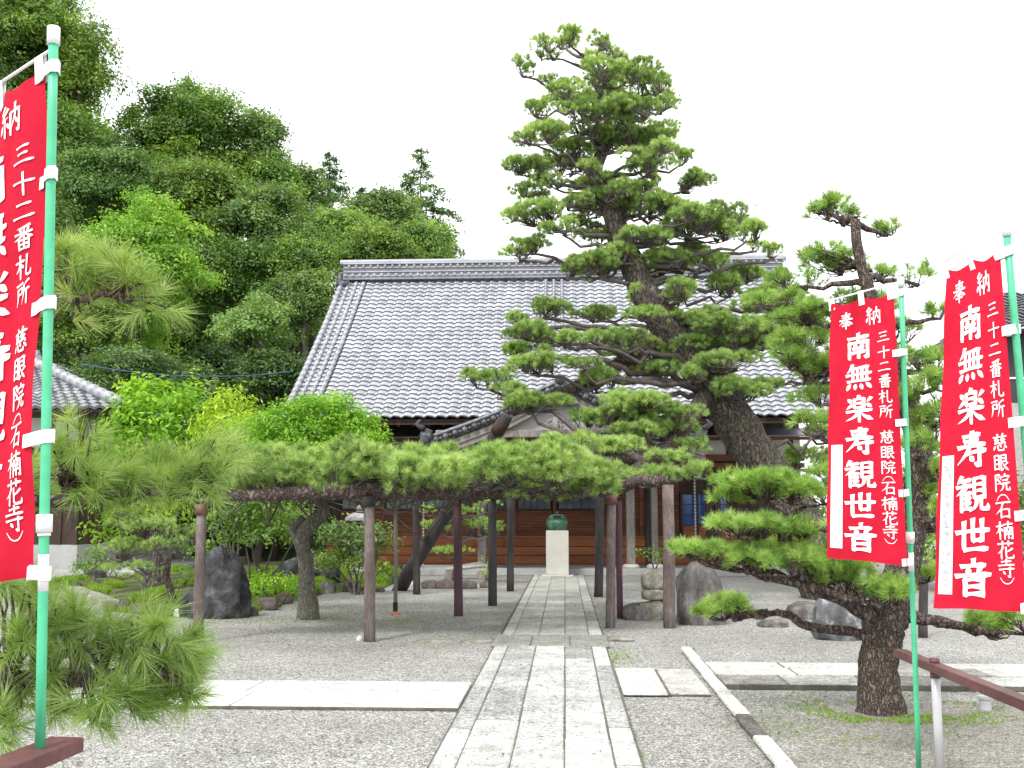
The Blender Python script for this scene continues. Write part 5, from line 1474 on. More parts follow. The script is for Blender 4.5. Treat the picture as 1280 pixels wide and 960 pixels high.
# the long low limb over the path and its flat canopy
limb_px = [(884, 492, 20.6), (864, 520, 20.0), (838, 556, 19.0), (800, 588, 18.0), (752, 608, 17.0), (700, 604, 16.2), (645, 606, 15.4), (590, 610, 14.8), (540, 611, 14.4), (490, 610, 14.1), (440, 613, 13.9), (390, 616, 13.8), (340, 618, 13.7), (295, 620, 13.6), (256, 626, 13.6)]
lpts = smooth_line([at(*q) for q in limb_px], 4)
ftrunk = [tuple(q) for q in tl]
extra = []
for (px, py, hw, hh) in pads:
    if py < 420 and rng.random() < 0.62: extra.append((px + rng.uniform(-26, 26), py + rng.uniform(-12, 14), hw * rng.uniform(0.6, 0.9), hh * 0.9))
nmain = len(pads)
for i, (px, py, hw, hh) in enumerate(pads + extra):
    hw *= 1.12
    on_t = min(range(len(tl)), key=lambda k: abs(tl[k][2] - at(px, py, D0).z))
    d = D0 + rng.uniform(-1.1, 0.45)
    if py > 420: d -= 0.5
    if i >= nmain: d = D0 + rng.uniform(0.6, 1.8)
    if (px, py) in [(1012, 578), (1035, 545)]: d = 22.3
    if py > 585 and px < 900: d = 17.0
    if 480 < py < 545 and px < 860: d = 19.3 + rng.uniform(-0.5, 0.3)
    c = at(px, py, d); s = ppm(d)
    zt_ = c.z - (0.22 if py < 400 else 0.10) * math.hypot(c.x - tl[on_t][0], c.y - tl[on_t][1])
    st, _ = along(ftrunk, max(zt_, 1.2))
    if (480 < py < 560 and px < 870) or (py > 585 and px < 900): st = tuple(min(lpts, key=lambda q: (Vector(q) - c).length + (0 if q[2] < c.z else 2)))
    L_ = (Vector(st) - c).length
    dest = c - Vector((0, 0, hh * s * 0.75))
    r0 = min(0.03 + 0.016 * L_, 0.085)
    line = crook(st, dest, rng, 8, 0.09)
    if not (py > 585 and px < 900):
        tw.tube(line, np.linspace(r0, r0 * 0.35, 9), 7, rough=0.1, cap=False)
    sp = 0.085 if py < 330 else 0.082
    thin = 0.8 if py < 170 else 1
    pine_pad(cr, tw, rng, c, hw * s, min(hw * s, 0.9) * rng.uniform(0.75, 1.0), hh * s * 1.2, sp * 0.86 / thin ** 0.5, 0.092, 0.0072, 50, start=line[-1], shoot=0.05, tw_r=0.011, under=0.4, twigs=0.18, bright=rng.uniform(0.44, 0.7))
lb_ = MB(); lb_.tube(lpts, interp_r([0.17, 0.17, 0.165, 0.16, 0.155, 0.15, 0.15, 0.16, 0.16, 0.145, 0.115, 0.095, 0.085, 0.07, 0.04], len(lpts)), 12, rough=0.10)
for pt in post_tops[1:10]:
    k = min(range(len(lpts)), key=lambda i: (Vector(lpts[i]) - pt).length + (0 if Vector(lpts[i]).y > pt.y - 6 else 9))
    ln_ = crook(lpts[k], pt + Vector((0, 0, 0.07)), rng, 6, 0.06)
    lb_.tube(ln_, np.linspace(0.12, 0.085, 7), 9, rough=0.12)
a, b = at(486, 603, 14.0), at(560, 607, 14.2)            # sawn stubs
lb_.tube([a, at(505, 604, 14.05), at(525, 609, 14.2)], [0.085, 0.08, 0.07], 10); lb_.tube([at(522, 602, 14.0), at(555, 608, 14.1)], [0.05, 0.075], 9)
lb_.tube([at(640, 515, 20.9), at(690, 500, 20.8), at(745, 470, 20.8), at(820, 430, 20.9)], [0.10, 0.12, 0.14, 0.16], 9, rough=0.08)
lb_.build('limbs', M['bark_red'], big, True)
for dd in (13.9, 15.0, 16.2, 17.6, 19.2):
    for px in np.arange(300, 770, 44):
        lx = px + rng.uniform(-18, 18) + (dd - 14) * 12
        if lx > 750: continue
        if dd > 17 and rng.random() < 0.45: continue
        z = 2.15 + rng.uniform(-0.08, 0.16)
        c = at(lx, 600, dd); c.z = z
        k = min(range(len(lpts)), key=lambda i: (Vector(lpts[i]) - c).length)
        pine_pad(cr, tw, rng, c, rng.uniform(0.42, 0.62), rng.uniform(0.5, 0.75), rng.uniform(0.26, 0.40), 0.070, 0.105, 0.0066, 44, start=lpts[k], shoot=0.06, tw_r=0.008, under=0.75, bright=rng.uniform(0.5, 0.68), twigs=0.12)
for (px, py, d_, hw, hh) in [(790,545,18.6,42,15),(752,562,17.4,46,18),(700,560,16.2,46,18),(860,560,19.0,26,12),(745,590,16.6,34,12),(660,585,14.8,40,18),(835,575,18.2,34,12)]:
    s = ppm(d_); pine_pad(cr, tw, rng, at(px, py, d_), hw * s, hw * s, hh * s, 0.08, 0.105, 0.0115, 28, start=at(px + 15, py + 14, d_ + 0.6), bright=rng.uniform(0.5, 0.66), under=0.5, twigs=0.12)
pine_pad(cr, tw, rng, at(640, 606, 14.6), 0.36, 0.4, 0.16, 0.08, 0.10, 0.008, 22, start=at(645, 606, 15.4), bright=0.66)
pine_pad(cr, tw, rng, at(708, 590, 15.2), 0.6, 0.6, 0.26, 0.08, 0.10, 0.008, 22, start=at(700, 604, 16.2), bright=0.6)
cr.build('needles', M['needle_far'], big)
tw.build('branches', M['twig'], big, True)

# ------------------------------------------------------------------ the front pine on the right
rng = np.random.default_rng(5)
D1 = g(1102, 890).dot(_fw)
f_px = [(1102, 893), (1099, 862), (1098, 830), (1102, 800), (1106, 775), (1120, 735), (1134, 690), (1143, 640), (1147, 585), (1140, 530), (1122, 465), (1100, 400), (1082, 350), (1072, 310), (1069, 275)]
f_r = [0.22, 0.175, 0.16, 0.165, 0.185, 0.15, 0.125, 0.11, 0.10, 0.085, 0.07, 0.058, 0.05, 0.045, 0.042]
fp = [at(x, y, D1) for x, y in f_px]; fp[0].z = -0.08
fpine = thing('front_pine', 'low spreading pine with a stout barky trunk beside the brown rail, behind two banners', 'pine tree', (fp[0].x, fp[0].y, 0))
fl = smooth_line(fp, 4)
bm_t = MB(); bm_t.tube(fl, interp_r(f_r, len(fl)), 26, rough=0.09)
bm_t.build('trunk', M['bark_pine'], fpine, True)
cr, tw = MB(), MB()
fpads = [(1048,270,40,14),(1026,262,16,8),(1108,289,24,9),(1042,330,56,13),(1000,352,32,11),(1148,347,20,15),(1100,345,22,10),(1068,388,50,14),(1172,393,20,9),(1120,420,40,16),(1075,455,50,20),(1160,455,40,13),(1150,500,34,16),(1158,540,30,18),(1080,530,60,18),(1150,600,26,14),(1160,655,28,16),(1168,480,30,12),(1165,525,30,14),(1168,570,28,14),(1165,618,26,14),(1148,560,24,14),(1185,640,26,14),(1180,590,26,14),(1060,600,60,18),
 (958,612,52,20),(1010,620,50,20),(920,628,26,14),(935,664,50,16),(990,668,40,14),(1060,655,45,16),(905,695,42,15),(960,706,55,20),(1020,716,55,20),(1075,738,50,22),(1110,748,36,18),(880,690,22,9),(916,766,40,15),(893,768,24,10),(1150,720,30,14),(870,692,30,10),(1000,694,46,14),(1050,716,40,16),(1000,398,38,13),(985,432,42,14),(1012,462,36,13),(968,376,28,9),(1020,500,26,12),(1018,535,30,14),(1022,470,30,14),(995,455,34,12),(1245,788,40,18),(1275,780,40,20),(1220,778,18,8)]
flist = [tuple(q) for q in fl]
for (px, py, hw, hh) in fpads:
    d = D1 + rng.uniform(-0.45, 0.45)
    if py > 600 and px < 1120: d = D1 - rng.uniform(0.05, 0.6)
    if px < 940 and 740 < py: d = D1 + 0.25
    if py < 600 and 1030 < px < 1140: d = D1 + 0.3
    if py < 520 and px < 1030: d = D1 + 0.35
    hw *= 1.15 if px < 1040 else 1.0
    c = at(px, py, d); s = ppm(d)
    if py > 745 and px < 950: st, mid = flist[8], [at(1078, 794, D1), at(1010, 783, D1 + 0.1), at(985, 768, D1 + 0.15), at(960, 766, D1 + 0.2)]
    elif py > 740 and px > 1160: st, mid = at(1122, 770, D1), [at(1165, 775, D1 - 0.1), at(1200, 782, D1 - 0.1)]
    elif py > 600 and px < 1120: st, mid = flist[14], [at(1088, 772, D1 - 0.1), at(1045, 745, D1 - 0.2), at(1015, 735, D1 - 0.25)] + ([at(985, 690, D1 - 0.2), at(975, 650, D1 - 0.2)] if py < 680 else [])
    else:
        zt_ = c.z - 0.15 * abs(px - 1100) * s
        st, _ = along(flist, zt_); mid = []
    chain = [st] + [tuple(q) for q in mid]
    line = crook(chain[-1], c - Vector((0, 0, hh * s * 0.6)), rng, 6, 0.08)
    if mid: 
        ml = smooth_line([Vector(q) for q in chain], 4); 
        ml = [tuple(np.array(q) + (rng.normal(size=3) * 0.006)) for q in ml]
        tw.tube(ml, interp_r([0.05, 0.026] if py > 745 and px < 950 else [0.062, 0.032], len(ml)), 9, rough=0.12)
    r0 = 0.034
    tw.tube(line, np.linspace(r0, 0.014, 7), 7, rough=0.1, cap=False)
    sp = 0.062
    pine_pad(cr, tw, rng, c, hw * s, min(hw * s, 0.36) * rng.uniform(0.8, 1.05), hh * s * (1.05 if py > 560 else 1.35), sp, 0.088, 0.0050, 56 if py > 560 else 34, start=line[-1], shoot=0.05, tw_r=0.006, under=0.25, bright=rng.uniform(0.45, 0.62) - (0.12 if py < 560 else 0), twigs=0.35)
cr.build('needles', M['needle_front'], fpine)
tw.build('branches', M['bark_red'], fpine, True)

# ------------------------------------------------------------------ long-needled pine reaching in from the left
rng = np.random.default_rng(9)
lbase = Vector((-3.7, 4.6, 0))
lpine = thing('long_needled_pine', 'near pine with long needles reaching in from the left edge around the green pole', 'pine tree', lbase)
lt = [(-3.7, 4.6, -0.05), (-3.62, 4.62, 0.6), (-3.72, 4.7, 1.3), (-3.6, 4.75, 2.0), (-3.7, 4.8, 2.8), (-3.62, 4.8, 3.6)]
ltl = smooth_line([Vector(q) for q in lt], 4)
o = MB(); o.tube(ltl, interp_r([0.2, 0.16, 0.14, 0.11, 0.08, 0.04], len(ltl)), 16, rough=0.08); o.build('trunk', M['bark_pine'], lpine, True)
cr, tw = MB(), MB()
def sprig(px, py, d, st, n, spread, bright, ln=0.13, k=60, up=0.5):
    """shoots with long needles around a point"""
    c = np.array(at(px, py, d)[:]); s = ppm(d)
    for i in range(int(n * 2.2)):
        p = c + rng.normal(size=3) * np.array([spread[0] * s, spread[0] * s * 0.6, spread[1] * s])
        dr = rng.normal(size=3) * 0.55 + np.array([0.35, 0, up])
        needles(cr, rng, p[None, :], dr[None, :], ln, 0.0031, k + 12, 0.07, 12, 75, tint=np.array([bright + rng.uniform(-0.18, 0.22)]))
        tw.tube(crook(st, p, rng, 4, 0.06), [0.010, 0.008, 0.006, 0.005, 0.004], 5, cap=False)
def limb(pts, r0, r1):
    l = smooth_line([Vector(q) for q in pts], 4); l = [tuple(np.array(q) + rng.normal(size=3) * 0.007) for q in l]
    tw.tube(l, np.linspace(r0, r1, len(l)), 9, rough=0.1)
    return l
up_l = limb([ltl[16], at(-40, 370, 4.4), at(60, 372, 4.3), at(150, 368, 4.3)], 0.045, 0.012)
for (px, py, n) in [(95, 345, 4), (130, 335, 5), (165, 350, 4), (110, 372, 3), (185, 378, 3), (75, 320, 3), (90, 385, 2)]:
    sprig(px, py, 4.3, at(min(px, 140), 370, 4.3), n, (12, 10), 0.52)
for (px, py, n) in [(20, 330, 3), (-20, 350, 4), (-60, 340, 4)]: sprig(px, py, 4.4, at(px, 370, 4.4), n, (16, 14), 0.45)
md_l = limb([ltl[10], at(-80, 640, 4.7), at(10, 628, 4.7), at(90, 625, 4.7), at(150, 612, 4.7), at(220, 618, 4.7)], 0.05, 0.014)
for (px, py, n) in [(40, 600, 4), (80, 590, 5), (110, 605, 5), (90, 560, 4), (140, 580, 5), (165, 600, 5), (200, 580, 5), (230, 590, 5), (255, 575, 4), (280, 590, 4), (250, 608, 4), (130, 622, 4), (180, 622, 4), (60, 630, 3), (290, 570, 2), (215, 610, 4)]:
    sprig(px, py, 4.7 + rng.uniform(-0.2, 0.2), at(min(px, 215), 618, 4.7), n, (13, 10), 0.5)
for (px, py, n) in [(0, 600, 4), (-50, 600, 4), (-100, 590, 4)]: sprig(px, py, 4.7, at(px, 630, 4.7), n, (18, 14), 0.45)
lo_l = limb([ltl[6], at(-80, 830, 4.3), at(30, 850, 4.2), at(110, 850, 4.15), at(170, 835, 4.1), at(225, 850, 4.1)], 0.05, 0.012)
limb([at(30, 850, 4.2), at(80, 820, 4.3), at(140, 800, 4.3), at(190, 790, 4.3)], 0.026, 0.010)
for (px, py, n) in [(20, 760, 4), (60, 790, 5), (20, 810, 5), (95, 790, 5), (130, 800, 5), (165, 785, 5), (195, 790, 5), (215, 810, 5), (235, 815, 3), (60, 840, 5), (110, 830, 4), (20, 870, 6), (70, 880, 5), (110, 885, 4), (140, 870, 5), (165, 880, 5), (190, 870, 4), (225, 870, 5), (240, 850, 3), (160, 840, 3), (5, 910, 4), (40, 745, 3), (90, 760, 3), (10, 725, 3)]:
    sprig(px, py, 4.15 + rng.uniform(-0.2, 0.2), at(min(px, 200), 840, 4.15), n, (11, 9), 0.5, up=0.35)
for (px, py, n) in [(-40, 780, 5), (-40, 850, 5), (-80, 820, 5), (-30, 900, 4)]: sprig(px, py, 4.2, at(px, 840, 4.2), n, (18, 16), 0.45)
cr.build('needles', M['needle_long'], lpine)
tw.build('branches', M['bark_red'], lpine, True)

# ------------------------------------------------------------------ smaller pines
def small_pine(name, label, base_px, trunk_px, pads_, d, seed, mat, r=0.07, ln=0.075, sp=0.085, k=22, w=0.008, bright=0.45):
    rng = np.random.default_rng(seed)
    b = at(*base_px, d); b.z = bed_z(b.x, b.y) - 0.03 if b.x < 0 else 0
    t = thing(name, label, 'pine tree', b)
    l = smooth_line([b] + [at(x, y, d) for x, y in trunk_px], 4)
    o = MB(); o.tube(l, np.linspace(r, r * 0.35, len(l)), 10, rough=0.08); o.build('trunk', M['bark_red'], t, True)
    cr, tw = MB(), MB(); ll = [tuple(q) for q in l]
    for (px, py, hw, hh) in pads_:
        dd = d + rng.uniform(-0.4, 0.4); c = at(px, py, dd); s = ppm(dd)
        st, _ = along(ll, c.z - hh * s); ln2 = crook(st, c - Vector((0, 0, hh * s * 0.6)), rng, 5, 0.08)
        tw.tube(ln2, np.linspace(r * 0.45, r * 0.2, 6), 6, cap=False)
        pine_pad(cr, tw, rng, c, hw * s, hw * s * 0.85, hh * s, sp, ln, w, k, start=ln2[-1], bright=bright + rng.uniform(-0.1, 0.1), tw_r=0.008)
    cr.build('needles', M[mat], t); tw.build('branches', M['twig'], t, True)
    return t
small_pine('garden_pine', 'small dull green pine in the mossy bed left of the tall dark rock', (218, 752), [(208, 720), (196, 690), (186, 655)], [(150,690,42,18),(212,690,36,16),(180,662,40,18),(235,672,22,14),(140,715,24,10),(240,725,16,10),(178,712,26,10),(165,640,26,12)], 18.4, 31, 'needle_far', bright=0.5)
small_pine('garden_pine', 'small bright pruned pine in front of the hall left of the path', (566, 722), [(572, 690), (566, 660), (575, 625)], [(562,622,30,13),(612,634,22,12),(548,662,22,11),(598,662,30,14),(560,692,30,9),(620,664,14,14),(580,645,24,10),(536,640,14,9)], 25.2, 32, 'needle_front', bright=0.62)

# ------------------------------------------------------------------ garden shrubs and the twisted-trunk tree
def shrub(name, label, base_px, blobs, d, seed, mat, leaf, stems=5, group=None, cover=1.4, bright=0.5, cat='shrub', ratio=0.5, squash=1.0, cl=6, droop=0.25, stem_r=0.03):
    rng = np.random.default_rng(seed)
    b = at(*base_px, d)
    b.z = (bed_z(b.x, b.y) if b.x < -0.9 else 0) - 0.02
    t = thing(name, label, cat, b, group)
    o, st = MB(), MB()
    for (px, py, hw, hh) in blobs:
        dd = d + rng.uniform(-0.35, 0.35); c = at(px, py, dd); s = ppm(dd)
        leaf_blob(o, rng, c, (hw * s, hw * s * 0.8, hh * s * squash), leaf, cover, bright + rng.uniform(-0.12, 0.12), ratio=ratio, cl=cl, droop=droop, under=0.6)
        for k in range(max(1, stems // len(blobs))):
            st.tube(crook(b + Vector((rng.uniform(-0.1, 0.1), rng.uniform(-0.1, 0.1), 0)), c + Vector((rng.uniform(-0.4, 0.4) * hw * s, 0, 0)), rng, 5, 0.06), np.linspace(stem_r, stem_r * 0.3, 6), 6, cap=False)
    st.build('stems', M['twig'], t, True); o.build('foliage', M[mat], t)
    return t
b = at(386, 770, 16.9); b.z = 0.0
tt = thing('twisted_tree', 'evergreen with a thick twisted grey trunk and a bright broad trimmed crown', 'tree', b)
tl2 = smooth_line([Vector((b.x, b.y, -0.05)), at(384, 735, 16.9), at(382, 700, 16.9), at(377, 672, 16.9), at(390, 655, 16.95), at(404, 638, 17), at(398, 620, 17.05), at(385, 600, 17.1), at(395, 560, 17.1)], 5)
o = MB(); o.tube(tl2, interp_r([0.20, 0.135, 0.12, 0.13, 0.13, 0.105, 0.075, 0.065, 0.04], len(tl2)), 16, rough=0.07); o.tube(smooth_line([at(374, 676, 16.9), at(366, 662, 16.9), at(380, 648, 17)], 4), 0.08, 9, rough=0.1)
for q in [(330, 570), (440, 575), (350, 545), (420, 535), (465, 560), (380, 530)]: o.tube(crook(at(398, 618, 17.05), at(*q, 17.0), rng, 5, 0.08), np.linspace(0.07, 0.02, 6), 7, cap=False)
o.build('trunk', M['bark_grey'], tt, True)
o = MB(); rng = np.random.default_rng(77)
for (px, py, hw, hh) in [(400,517,46,17),(355,527,36,16),(440,532,38,18),(318,545,40,18),(375,550,50,20),(430,558,44,20),(465,555,22,14),(330,568,46,18),(390,575,50,18),(300,560,26,14),(420,505,24,9),(385,506,24,9)]:
    dd = 17 + rng.uniform(-0.5, 0.5); s = ppm(dd); leaf_blob(o, rng, at(px, py, dd), (hw * s, hw * s * 0.9, hh * s), 0.075, 2.0, 0.5 + rng.uniform(-0.1, 0.12), ratio=0.42, cl=7, droop=-0.6, under=0.5)
o.build('crown', M['leaf_bright'], tt)
shrub('camellia', 'tall fresh green leafy shrub beside the side house roof', (205, 690), [(205,505,50,28),(175,530,46,30),(235,540,46,30),(200,565,60,30),(150,560,36,30),(240,500,20,14),(175,492,26,14)], 22.5, 41, 'leaf_bright', 0.15, bright=0.55, ratio=0.5, droop=0.7)
shrub('yellow_shrub', 'upright shrub with bright yellow-green new leaves between the leafy shrub and the trimmed crown', (285, 690), [(283,506,18,22),(302,512,16,20),(266,522,18,18),(312,535,20,18),(285,540,30,22),(256,545,20,18),(300,560,28,16)], 21.5, 42, 'leaf_yellow', 0.14, bright=0.55, ratio=0.3, droop=-1.2)
shrub('leafy_shrub', 'loose shrub with light yellow-green leaves in front of the side house', (190, 720), [(150,630,40,26),(200,625,40,24),(170,668,36,20),(225,640,28,26),(130,665,24,22),(195,650,30,18)], 21, 43, 'leaf_yellow', 0.12, bright=0.28, cover=0.7, droop=0.8)
shrub('evergreen_shrub', 'wide dense mid-green shrub under the long limb behind the tall dark rock', (325, 728), [(300,640,44,20),(350,650,46,20),(270,655,30,20),(325,670,50,14),(385,650,24,16),(310,625,50,12),(255,690,20,14)], 19.8, 44, 'leaf_mid', 0.09, bright=0.55, cover=1.1)
shrub('glossy_shrub', 'dark glossy shrub in front of the stone lantern', (450, 735), [(438,672,30,16),(472,674,24,16),(420,668,24,14),(455,684,28,9)], 22.0, 45, 'leaf_dark', 0.11, bright=0.55)
shrub('low_shrub', 'low yellow-green bush at the foot of the dark glossy shrub', (440, 738), [(425,700,26,12),(455,704,24,12),(478,712,10,10),(405,705,14,12)], 22.2, 46, 'leaf_olive', 0.09, bright=0.6)
shrub('low_shrub', 'small round green clump in the moss right of the tall rock', (345, 745), [(335,728,26,8),(365,732,18,8),(320,735,14,8)], 19.0, 47, 'leaf_bright', 0.08, stems=3, bright=0.5)
shrub('low_shrub', 'sparse green sprigs beside the thick brown post before the hall skirting', (826, 712), [(806,690,14,5),(826,694,20,6),(846,690,18,7)], 27.0, 48, 'leaf_mid', 0.10, stems=3, bright=0.6, cover=0.5)
shrub('low_shrub', 'thin yellow-green seedling left of the path near the slender back post', (607, 730), [(606,715,8,9),(612,700,6,8)], 24.5, 49, 'leaf_yellow', 0.08, stems=2, bright=0.4, cover=0.5)
shrub('low_shrub', 'dark bush at the wall corner of the side house', (125, 720), [(120,700,18,12),(105,712,14,8)], 23.0, 50, 'leaf_mid', 0.09, stems=3)
shrub('background_shrub', 'dense green shrub behind the two right banners', (1150, 715), [(1130,640,50,40),(1190,650,50,40),(1160,690,60,24),(1100,690,40,22),(1170,600,40,30)], 23.5, 51, 'leaf_mid', 0.13, bright=0.6)
shrub('background_shrub', 'dark shrub beyond the right edge beside the charcoal house', (1290, 715), [(1260,650,50,40),(1330,640,60,50),(1290,690,60,24)], 24.5, 52, 'leaf_dark', 0.14, bright=0.6)
shrub('background_shrub', 'round green shrub between the hall and the front pine', (1010, 715), [(1000,655,36,28),(1040,660,40,30),(1015,690,44,16)], 26.0, 53, 'leaf_mid', 0.13, bright=0.55)

# ------------------------------------------------------------------ forest on the hill
def hill_tree(px, py, hw, hh, d, label, mat, seed, kind='broad', **kw):
    c = at(px, py, d); s = ppm(d)
    b = Vector((c.x, c.y, max(hillH(c.x, c.y), 0) - 0.15))
    grp = 'trees on the hill behind the temple'
    if kind == 'con':
        top = at(px, py - hh, d); b.x, b.y = top.x, top.y
        lw = at(px, py + hh, d)
        b.z = min(b.z, lw.z)
        return conifer('conifer', label, b, top, hw * s, seed, mat, 5.2 * s, group=grp, start=max(0.05, 1 - 2 * hh * s / (top.z - b.z)), **kw)
    b.z = min(b.z, c.z - hh * s * 0.6)
    return broad_tree('hill_tree', label, b, c, (hw * s, hw * s * 0.8, hh * s), seed, mat, 4.9 * s, group=grp, **kw)
hill_tree(20, 40, 120, 90, 47, 'towering mid-green tree filling the top left corner', 'leaf_mid', 101, nb=36, blob=(0.2, 0.34), bright=0.6)
hill_tree(105, 95, 52, 85, 46.5, 'lacy pale green tree just right of the top left pole cap', 'leaf_olive', 102, nb=30, blob=(0.22, 0.4), bright=0.5, cover=0.65)
hill_tree(60, 190, 100, 70, 45, 'dark tree behind the upper part of the left green pole', 'leaf_mid', 103, nb=34, blob=(0.25, 0.4), bright=0.4)
hill_tree(-90, 120, 130, 140, 44, 'large dark tree mostly beyond the left edge', 'leaf_dark', 104, nb=34, bright=0.6)
hill_tree(235, 178, 94, 84, 50, 'broad dark tree with a spiky top, highest of the middle group on the slope', 'leaf_mid', 105, nb=46, blob=(0.18, 0.32), squash=0.55, bright=0.45)
hill_tree(320, 196, 50, 66, 51, 'dark narrow tree descending from the spiky-topped tree towards the hall', 'leaf_dark', 106, nb=30, blob=(0.25, 0.4), squash=0.7, bright=0.65)
hill_tree(236, 152, 60, 62, 51.5, 'slim pointed conifer poking out of the middle group', 'leaf_conifer', 121, 'con', levels=12, cover=0.7)
hill_tree(250, 270, 100, 70, 46, 'layered yellow-green tree in the middle of the slope', 'leaf_olive', 107, nb=44, blob=(0.2, 0.34), squash=0.6, bright=0.4)
hill_tree(130, 240, 70, 56, 43, 'grey-green tree beside the left pole above the dome-shaped crown', 'leaf_pale', 108, nb=30, squash=0.7, bright=0.3)
hill_tree(172, 345, 96, 118, 35.5, 'dome-shaped light green tree left of the hall', 'leaf_round', 109, nb=70, blob=(0.17, 0.27), squash=0.75, bright=0.6, low=-0.95)
hill_tree(330, 300, 66, 84, 44, 'dark full tree behind the dome-shaped crown', 'leaf_dark', 110, nb=40, blob=(0.22, 0.36), bright=0.6)
hill_tree(318, 412, 58, 44, 34.0, 'pale maple with flat layered leaves beside the hall eave', 'leaf_pale', 111, nb=34, blob=(0.24, 0.4), squash=0.35, bright=0.72)
hill_tree(385, 345, 52, 70, 42, 'mid-green tree touching the left edge of the hall roof', 'leaf_mid', 112, nb=34, bright=0.45)
hill_tree(412, 260, 74, 72, 56, 'dark pointed conifer above the hall roof corner', 'leaf_conifer', 113, 'con', levels=22, bright=0.55, cover=0.9)
hill_tree(452, 285, 56, 52, 54, 'dark conifer between the two tall pointed ones', 'leaf_conifer', 114, 'con', levels=24, bright=0.5)
hill_tree(527, 270, 78, 88, 57, 'tall pointed conifer nearest the open sky', 'leaf_conifer', 115, 'con', levels=20, bright=0.6, cover=0.75)
hill_tree(430, 315, 62, 50, 47, 'fresh green tree just above the hall ridge', 'leaf_mid', 116, nb=36, bright=0.6)
hill_tree(510, 320, 58, 42, 48, 'green tree behind the middle of the hall ridge', 'leaf_mid', 117, nb=30, bright=0.5)
hill_tree(100, 410, 90, 60, 33, 'dark olive tree behind the near pine branch on the left', 'leaf_olive', 118, nb=40, blob=(0.2, 0.36), bright=0.35)
hill_tree(275, 478, 70, 42, 37.5, 'deep green tree low on the slope behind the blue cable', 'leaf_dark', 119, nb=36, bright=0.45)
hill_tree(345, 478, 50, 40, 33.5, 'dark tree in the gap beside the hall gable', 'leaf_dark', 120, nb=28, bright=0.35)
hill_tree(20, 300, 90, 80, 40, 'dark tree behind the left banner', 'leaf_dark', 122, nb=30, bright=0.5)
hill_tree(-60, 430, 110, 90, 36, 'dark evergreen above the side house roof beyond the left edge', 'leaf_dark', 123, nb=30, bright=0.5)
hill_tree(180, 500, 110, 60, 31.5, 'shady evergreen behind the fresh leafy shrub', 'leaf_dark', 124, nb=36, bright=0.4)
hill_tree(330, 585, 100, 70, 31.0, 'dark evergreen filling the gap between the side house and the hall', 'leaf_dark', 125, nb=40, bright=0.4)
hill_tree(62, 110, 84, 100, 48.5, 'mid-green tree behind the lacy pale tree at the top left', 'leaf_mid', 127, nb=40, blob=(0.22, 0.36), bright=0.5)
hill_tree(285, 360, 84, 70, 43, 'dark leafy tree right behind the dome-shaped crown', 'leaf_mid', 128, nb=40, blob=(0.22, 0.36), bright=0.35)
hill_tree(362, 402, 52, 64, 40.5, 'dark tree pressed against the left edge of the hall roof', 'leaf_dark', 129, nb=40, blob=(0.24, 0.38), bright=0.5)
hill_tree(395, 310, 50, 58, 49, 'dark green tree below the pointed conifers', 'leaf_dark', 130, nb=36, blob=(0.24, 0.38), bright=0.6)
hill_tree(200, 255, 74, 60, 47, 'mid-green tree peeping over the dome-shaped crown', 'leaf_mid', 131, nb=36, blob=(0.24, 0.38), bright=0.4)
hill_tree(470, 330, 60, 44, 45.5, 'low fresh green tree cut off by the hall ridge', 'leaf_olive', 132, nb=36, blob=(0.24, 0.38), bright=0.4)
hill_tree(545, 312, 34, 36, 50, 'small green tree at the end of the wooded slope over the ridge', 'leaf_mid', 133, nb=28, blob=(0.24, 0.4), bright=0.5)
hill_tree(392, 378, 40, 48, 38.5, 'small shady tree right beside the gable edge of the hall roof', 'leaf_dark', 134, nb=34, blob=(0.24, 0.4), bright=0.6)
hill_tree(236, 232, 92, 54, 49.5, 'olive green tree filling the slope under the spiky-topped tree', 'leaf_olive', 135, nb=40, blob=(0.26, 0.42), squash=0.6, bright=0.5)
hill_tree(335, 245, 50, 50, 50, 'mid-green tree on the slope below the dark narrow one', 'leaf_mid', 136, nb=34, blob=(0.26, 0.42), bright=0.5)
hill_tree(372, 248, 44, 50, 53, 'dark green tree in the dip of the skyline left of the pointed conifers', 'leaf_dark', 137, nb=34, blob=(0.24, 0.40), bright=0.6)
hill_tree(478, 280, 58, 42, 53, 'dark green tree between the feet of the two pointed conifers', 'leaf_dark', 138, nb=34, blob=(0.24, 0.40), bright=0.55)
hill_tree(130, 610, 60, 60, 30.5, 'dim evergreen beside the side house wall', 'leaf_dark', 126, nb=30, bright=0.35)

# low growth under the trees covers the slope as one mass
rng = np.random.default_rng(12)
o = MB()
n = 0
while n < 330:
    x, y = rng.uniform(-48, -1), rng.uniform(33.5, 62)
    z = hillH(x, y); r = rng.uniform(0.9, 1.9)
    if x > -8.5 and y < 44: continue
    if mnoise.noise(Vector((x * 0.3, y * 0.3, 5))) < -0.45: continue
    leaf_blob(o, rng, (x, y, z + r * 0.45), (r * 1.2, r, r * 0.9), 0.27, 0.7, 0.4 + rng.uniform(-0.25, 0.2)); n += 1
o.build('undergrowth', M['leaf_mid'], None)['kind'] = 'stuff'

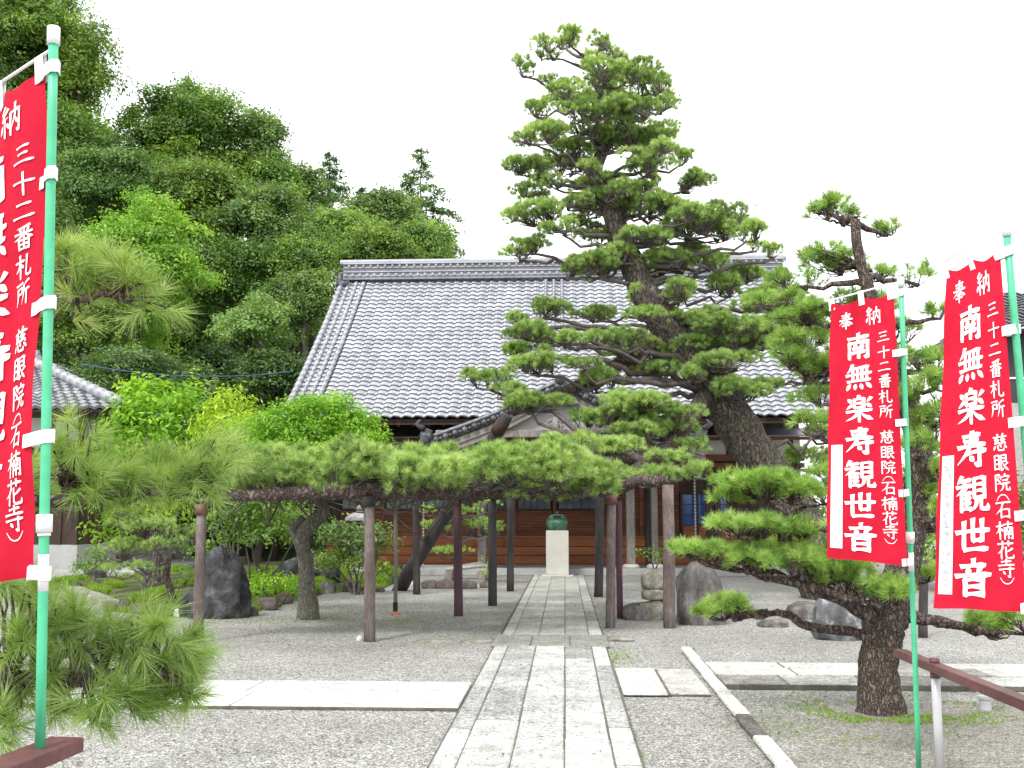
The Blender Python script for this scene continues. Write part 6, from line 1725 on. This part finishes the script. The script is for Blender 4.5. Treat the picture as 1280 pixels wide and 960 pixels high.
# ------------------------------------------------------------------ ground cover
rng = np.random.default_rng(3)
def tufts(name, pts, h, mat, k=7):
    o = MB(); pts = np.array(pts); D = rng.normal(size=pts.shape) * 0.35 + np.array([0, 0, 1])
    needles(o, rng, pts, D, h, h * 0.16, k, h * 0.2, 5, 60, tint=np.clip(0.5 + rng.uniform(-0.3, 0.3, len(pts)), 0, 1))
    ob = o.build(name, M[mat]); ob['kind'] = 'stuff'
    return ob
pts = []
while len(pts) < 8500:
    i = rng.integers(0, len(bedV)); j = rng.integers(0, len(bedV)); k = rng.random()
    i0 = int(i); nb_ = i0 + 1 if (i0 + 1) % (NB + 1) else i0 - 1
    nc_ = i0 + NB + 1 if i0 + NB + 1 < len(bedV) else i0 - NB - 1
    a, b_ = rng.random(), rng.random()
    p = bedV[i0] + (bedV[nb_] - bedV[i0]) * a * 0.5 + (bedV[nc_] - bedV[i0]) * b_ * 0.5
    if mnoise.noise(Vector((p[0] * 0.9, p[1] * 0.9, 3))) > -0.18 and p[1] < 27: pts.append((p[0], p[1], p[2] - 0.01))
tufts('moss_tufts', pts, 0.15, 'grass', 9)
pts = []
while len(pts) < 1500:
    px, py = rng.normal(1120, 75), rng.normal(892, 15)
    if py < 800: continue
    p = g(px, py)
    if mnoise.noise(Vector((p.x * 2.1, p.y * 2.1, 8))) > 0.08: pts.append((p.x, p.y, -0.004))
tufts('ground_moss', pts, 0.028, 'grass', 6)
pts = []
for (px, py, sx, sy, n) in [(770, 822, 14, 6, 160), (420, 768, 30, 3, 200), (330, 776, 40, 3, 250), (500, 777, 20, 2, 120), (1000, 912, 40, 8, 60), (905, 850, 4, 6, 60)]:
    for i in range(n):
        p = g(rng.normal(px, sx), rng.normal(py, sy)); pts.append((p.x, p.y, -0.004))
for i in range(420):
    side = rng.choice([-0.715, 0.715]); y_ = rng.uniform(5.5, 26)
    if mnoise.noise(Vector((side * 3, y_ * 1.3, 1))) > 0.05: pts.append((PC + side + rng.normal() * 0.012, y_, 0.0))
tufts('weeds', pts, 0.030, 'grass', 6)
o = MB(); n = 2600                                   # dry needles and bits of leaf fallen on the gravel and the stones
P = np.stack([rng.uniform(-5.5, 4.5, n), rng.uniform(5.2, 20, n), np.full(n, 0.044)], 1)
P[:, 2] = np.where(np.abs(P[:, 0] - PC) < 0.7, 0.046, 0.010)
leaves(o, rng, P, np.array([0, 0, 1.0]) + rng.normal(size=(n, 3)) * 0.15, 0.045, rng.random(n), 0, 0.22)
M['litter'] = surf('dry_litter', [(0.06, 0.04, 0.02), (0.17, 0.12, 0.06), (0.26, 0.21, 0.12)], 3, 0.9, 0, tintvar=0.5)
o.build('fallen_leaves', M['litter'])['kind'] = 'stuff'
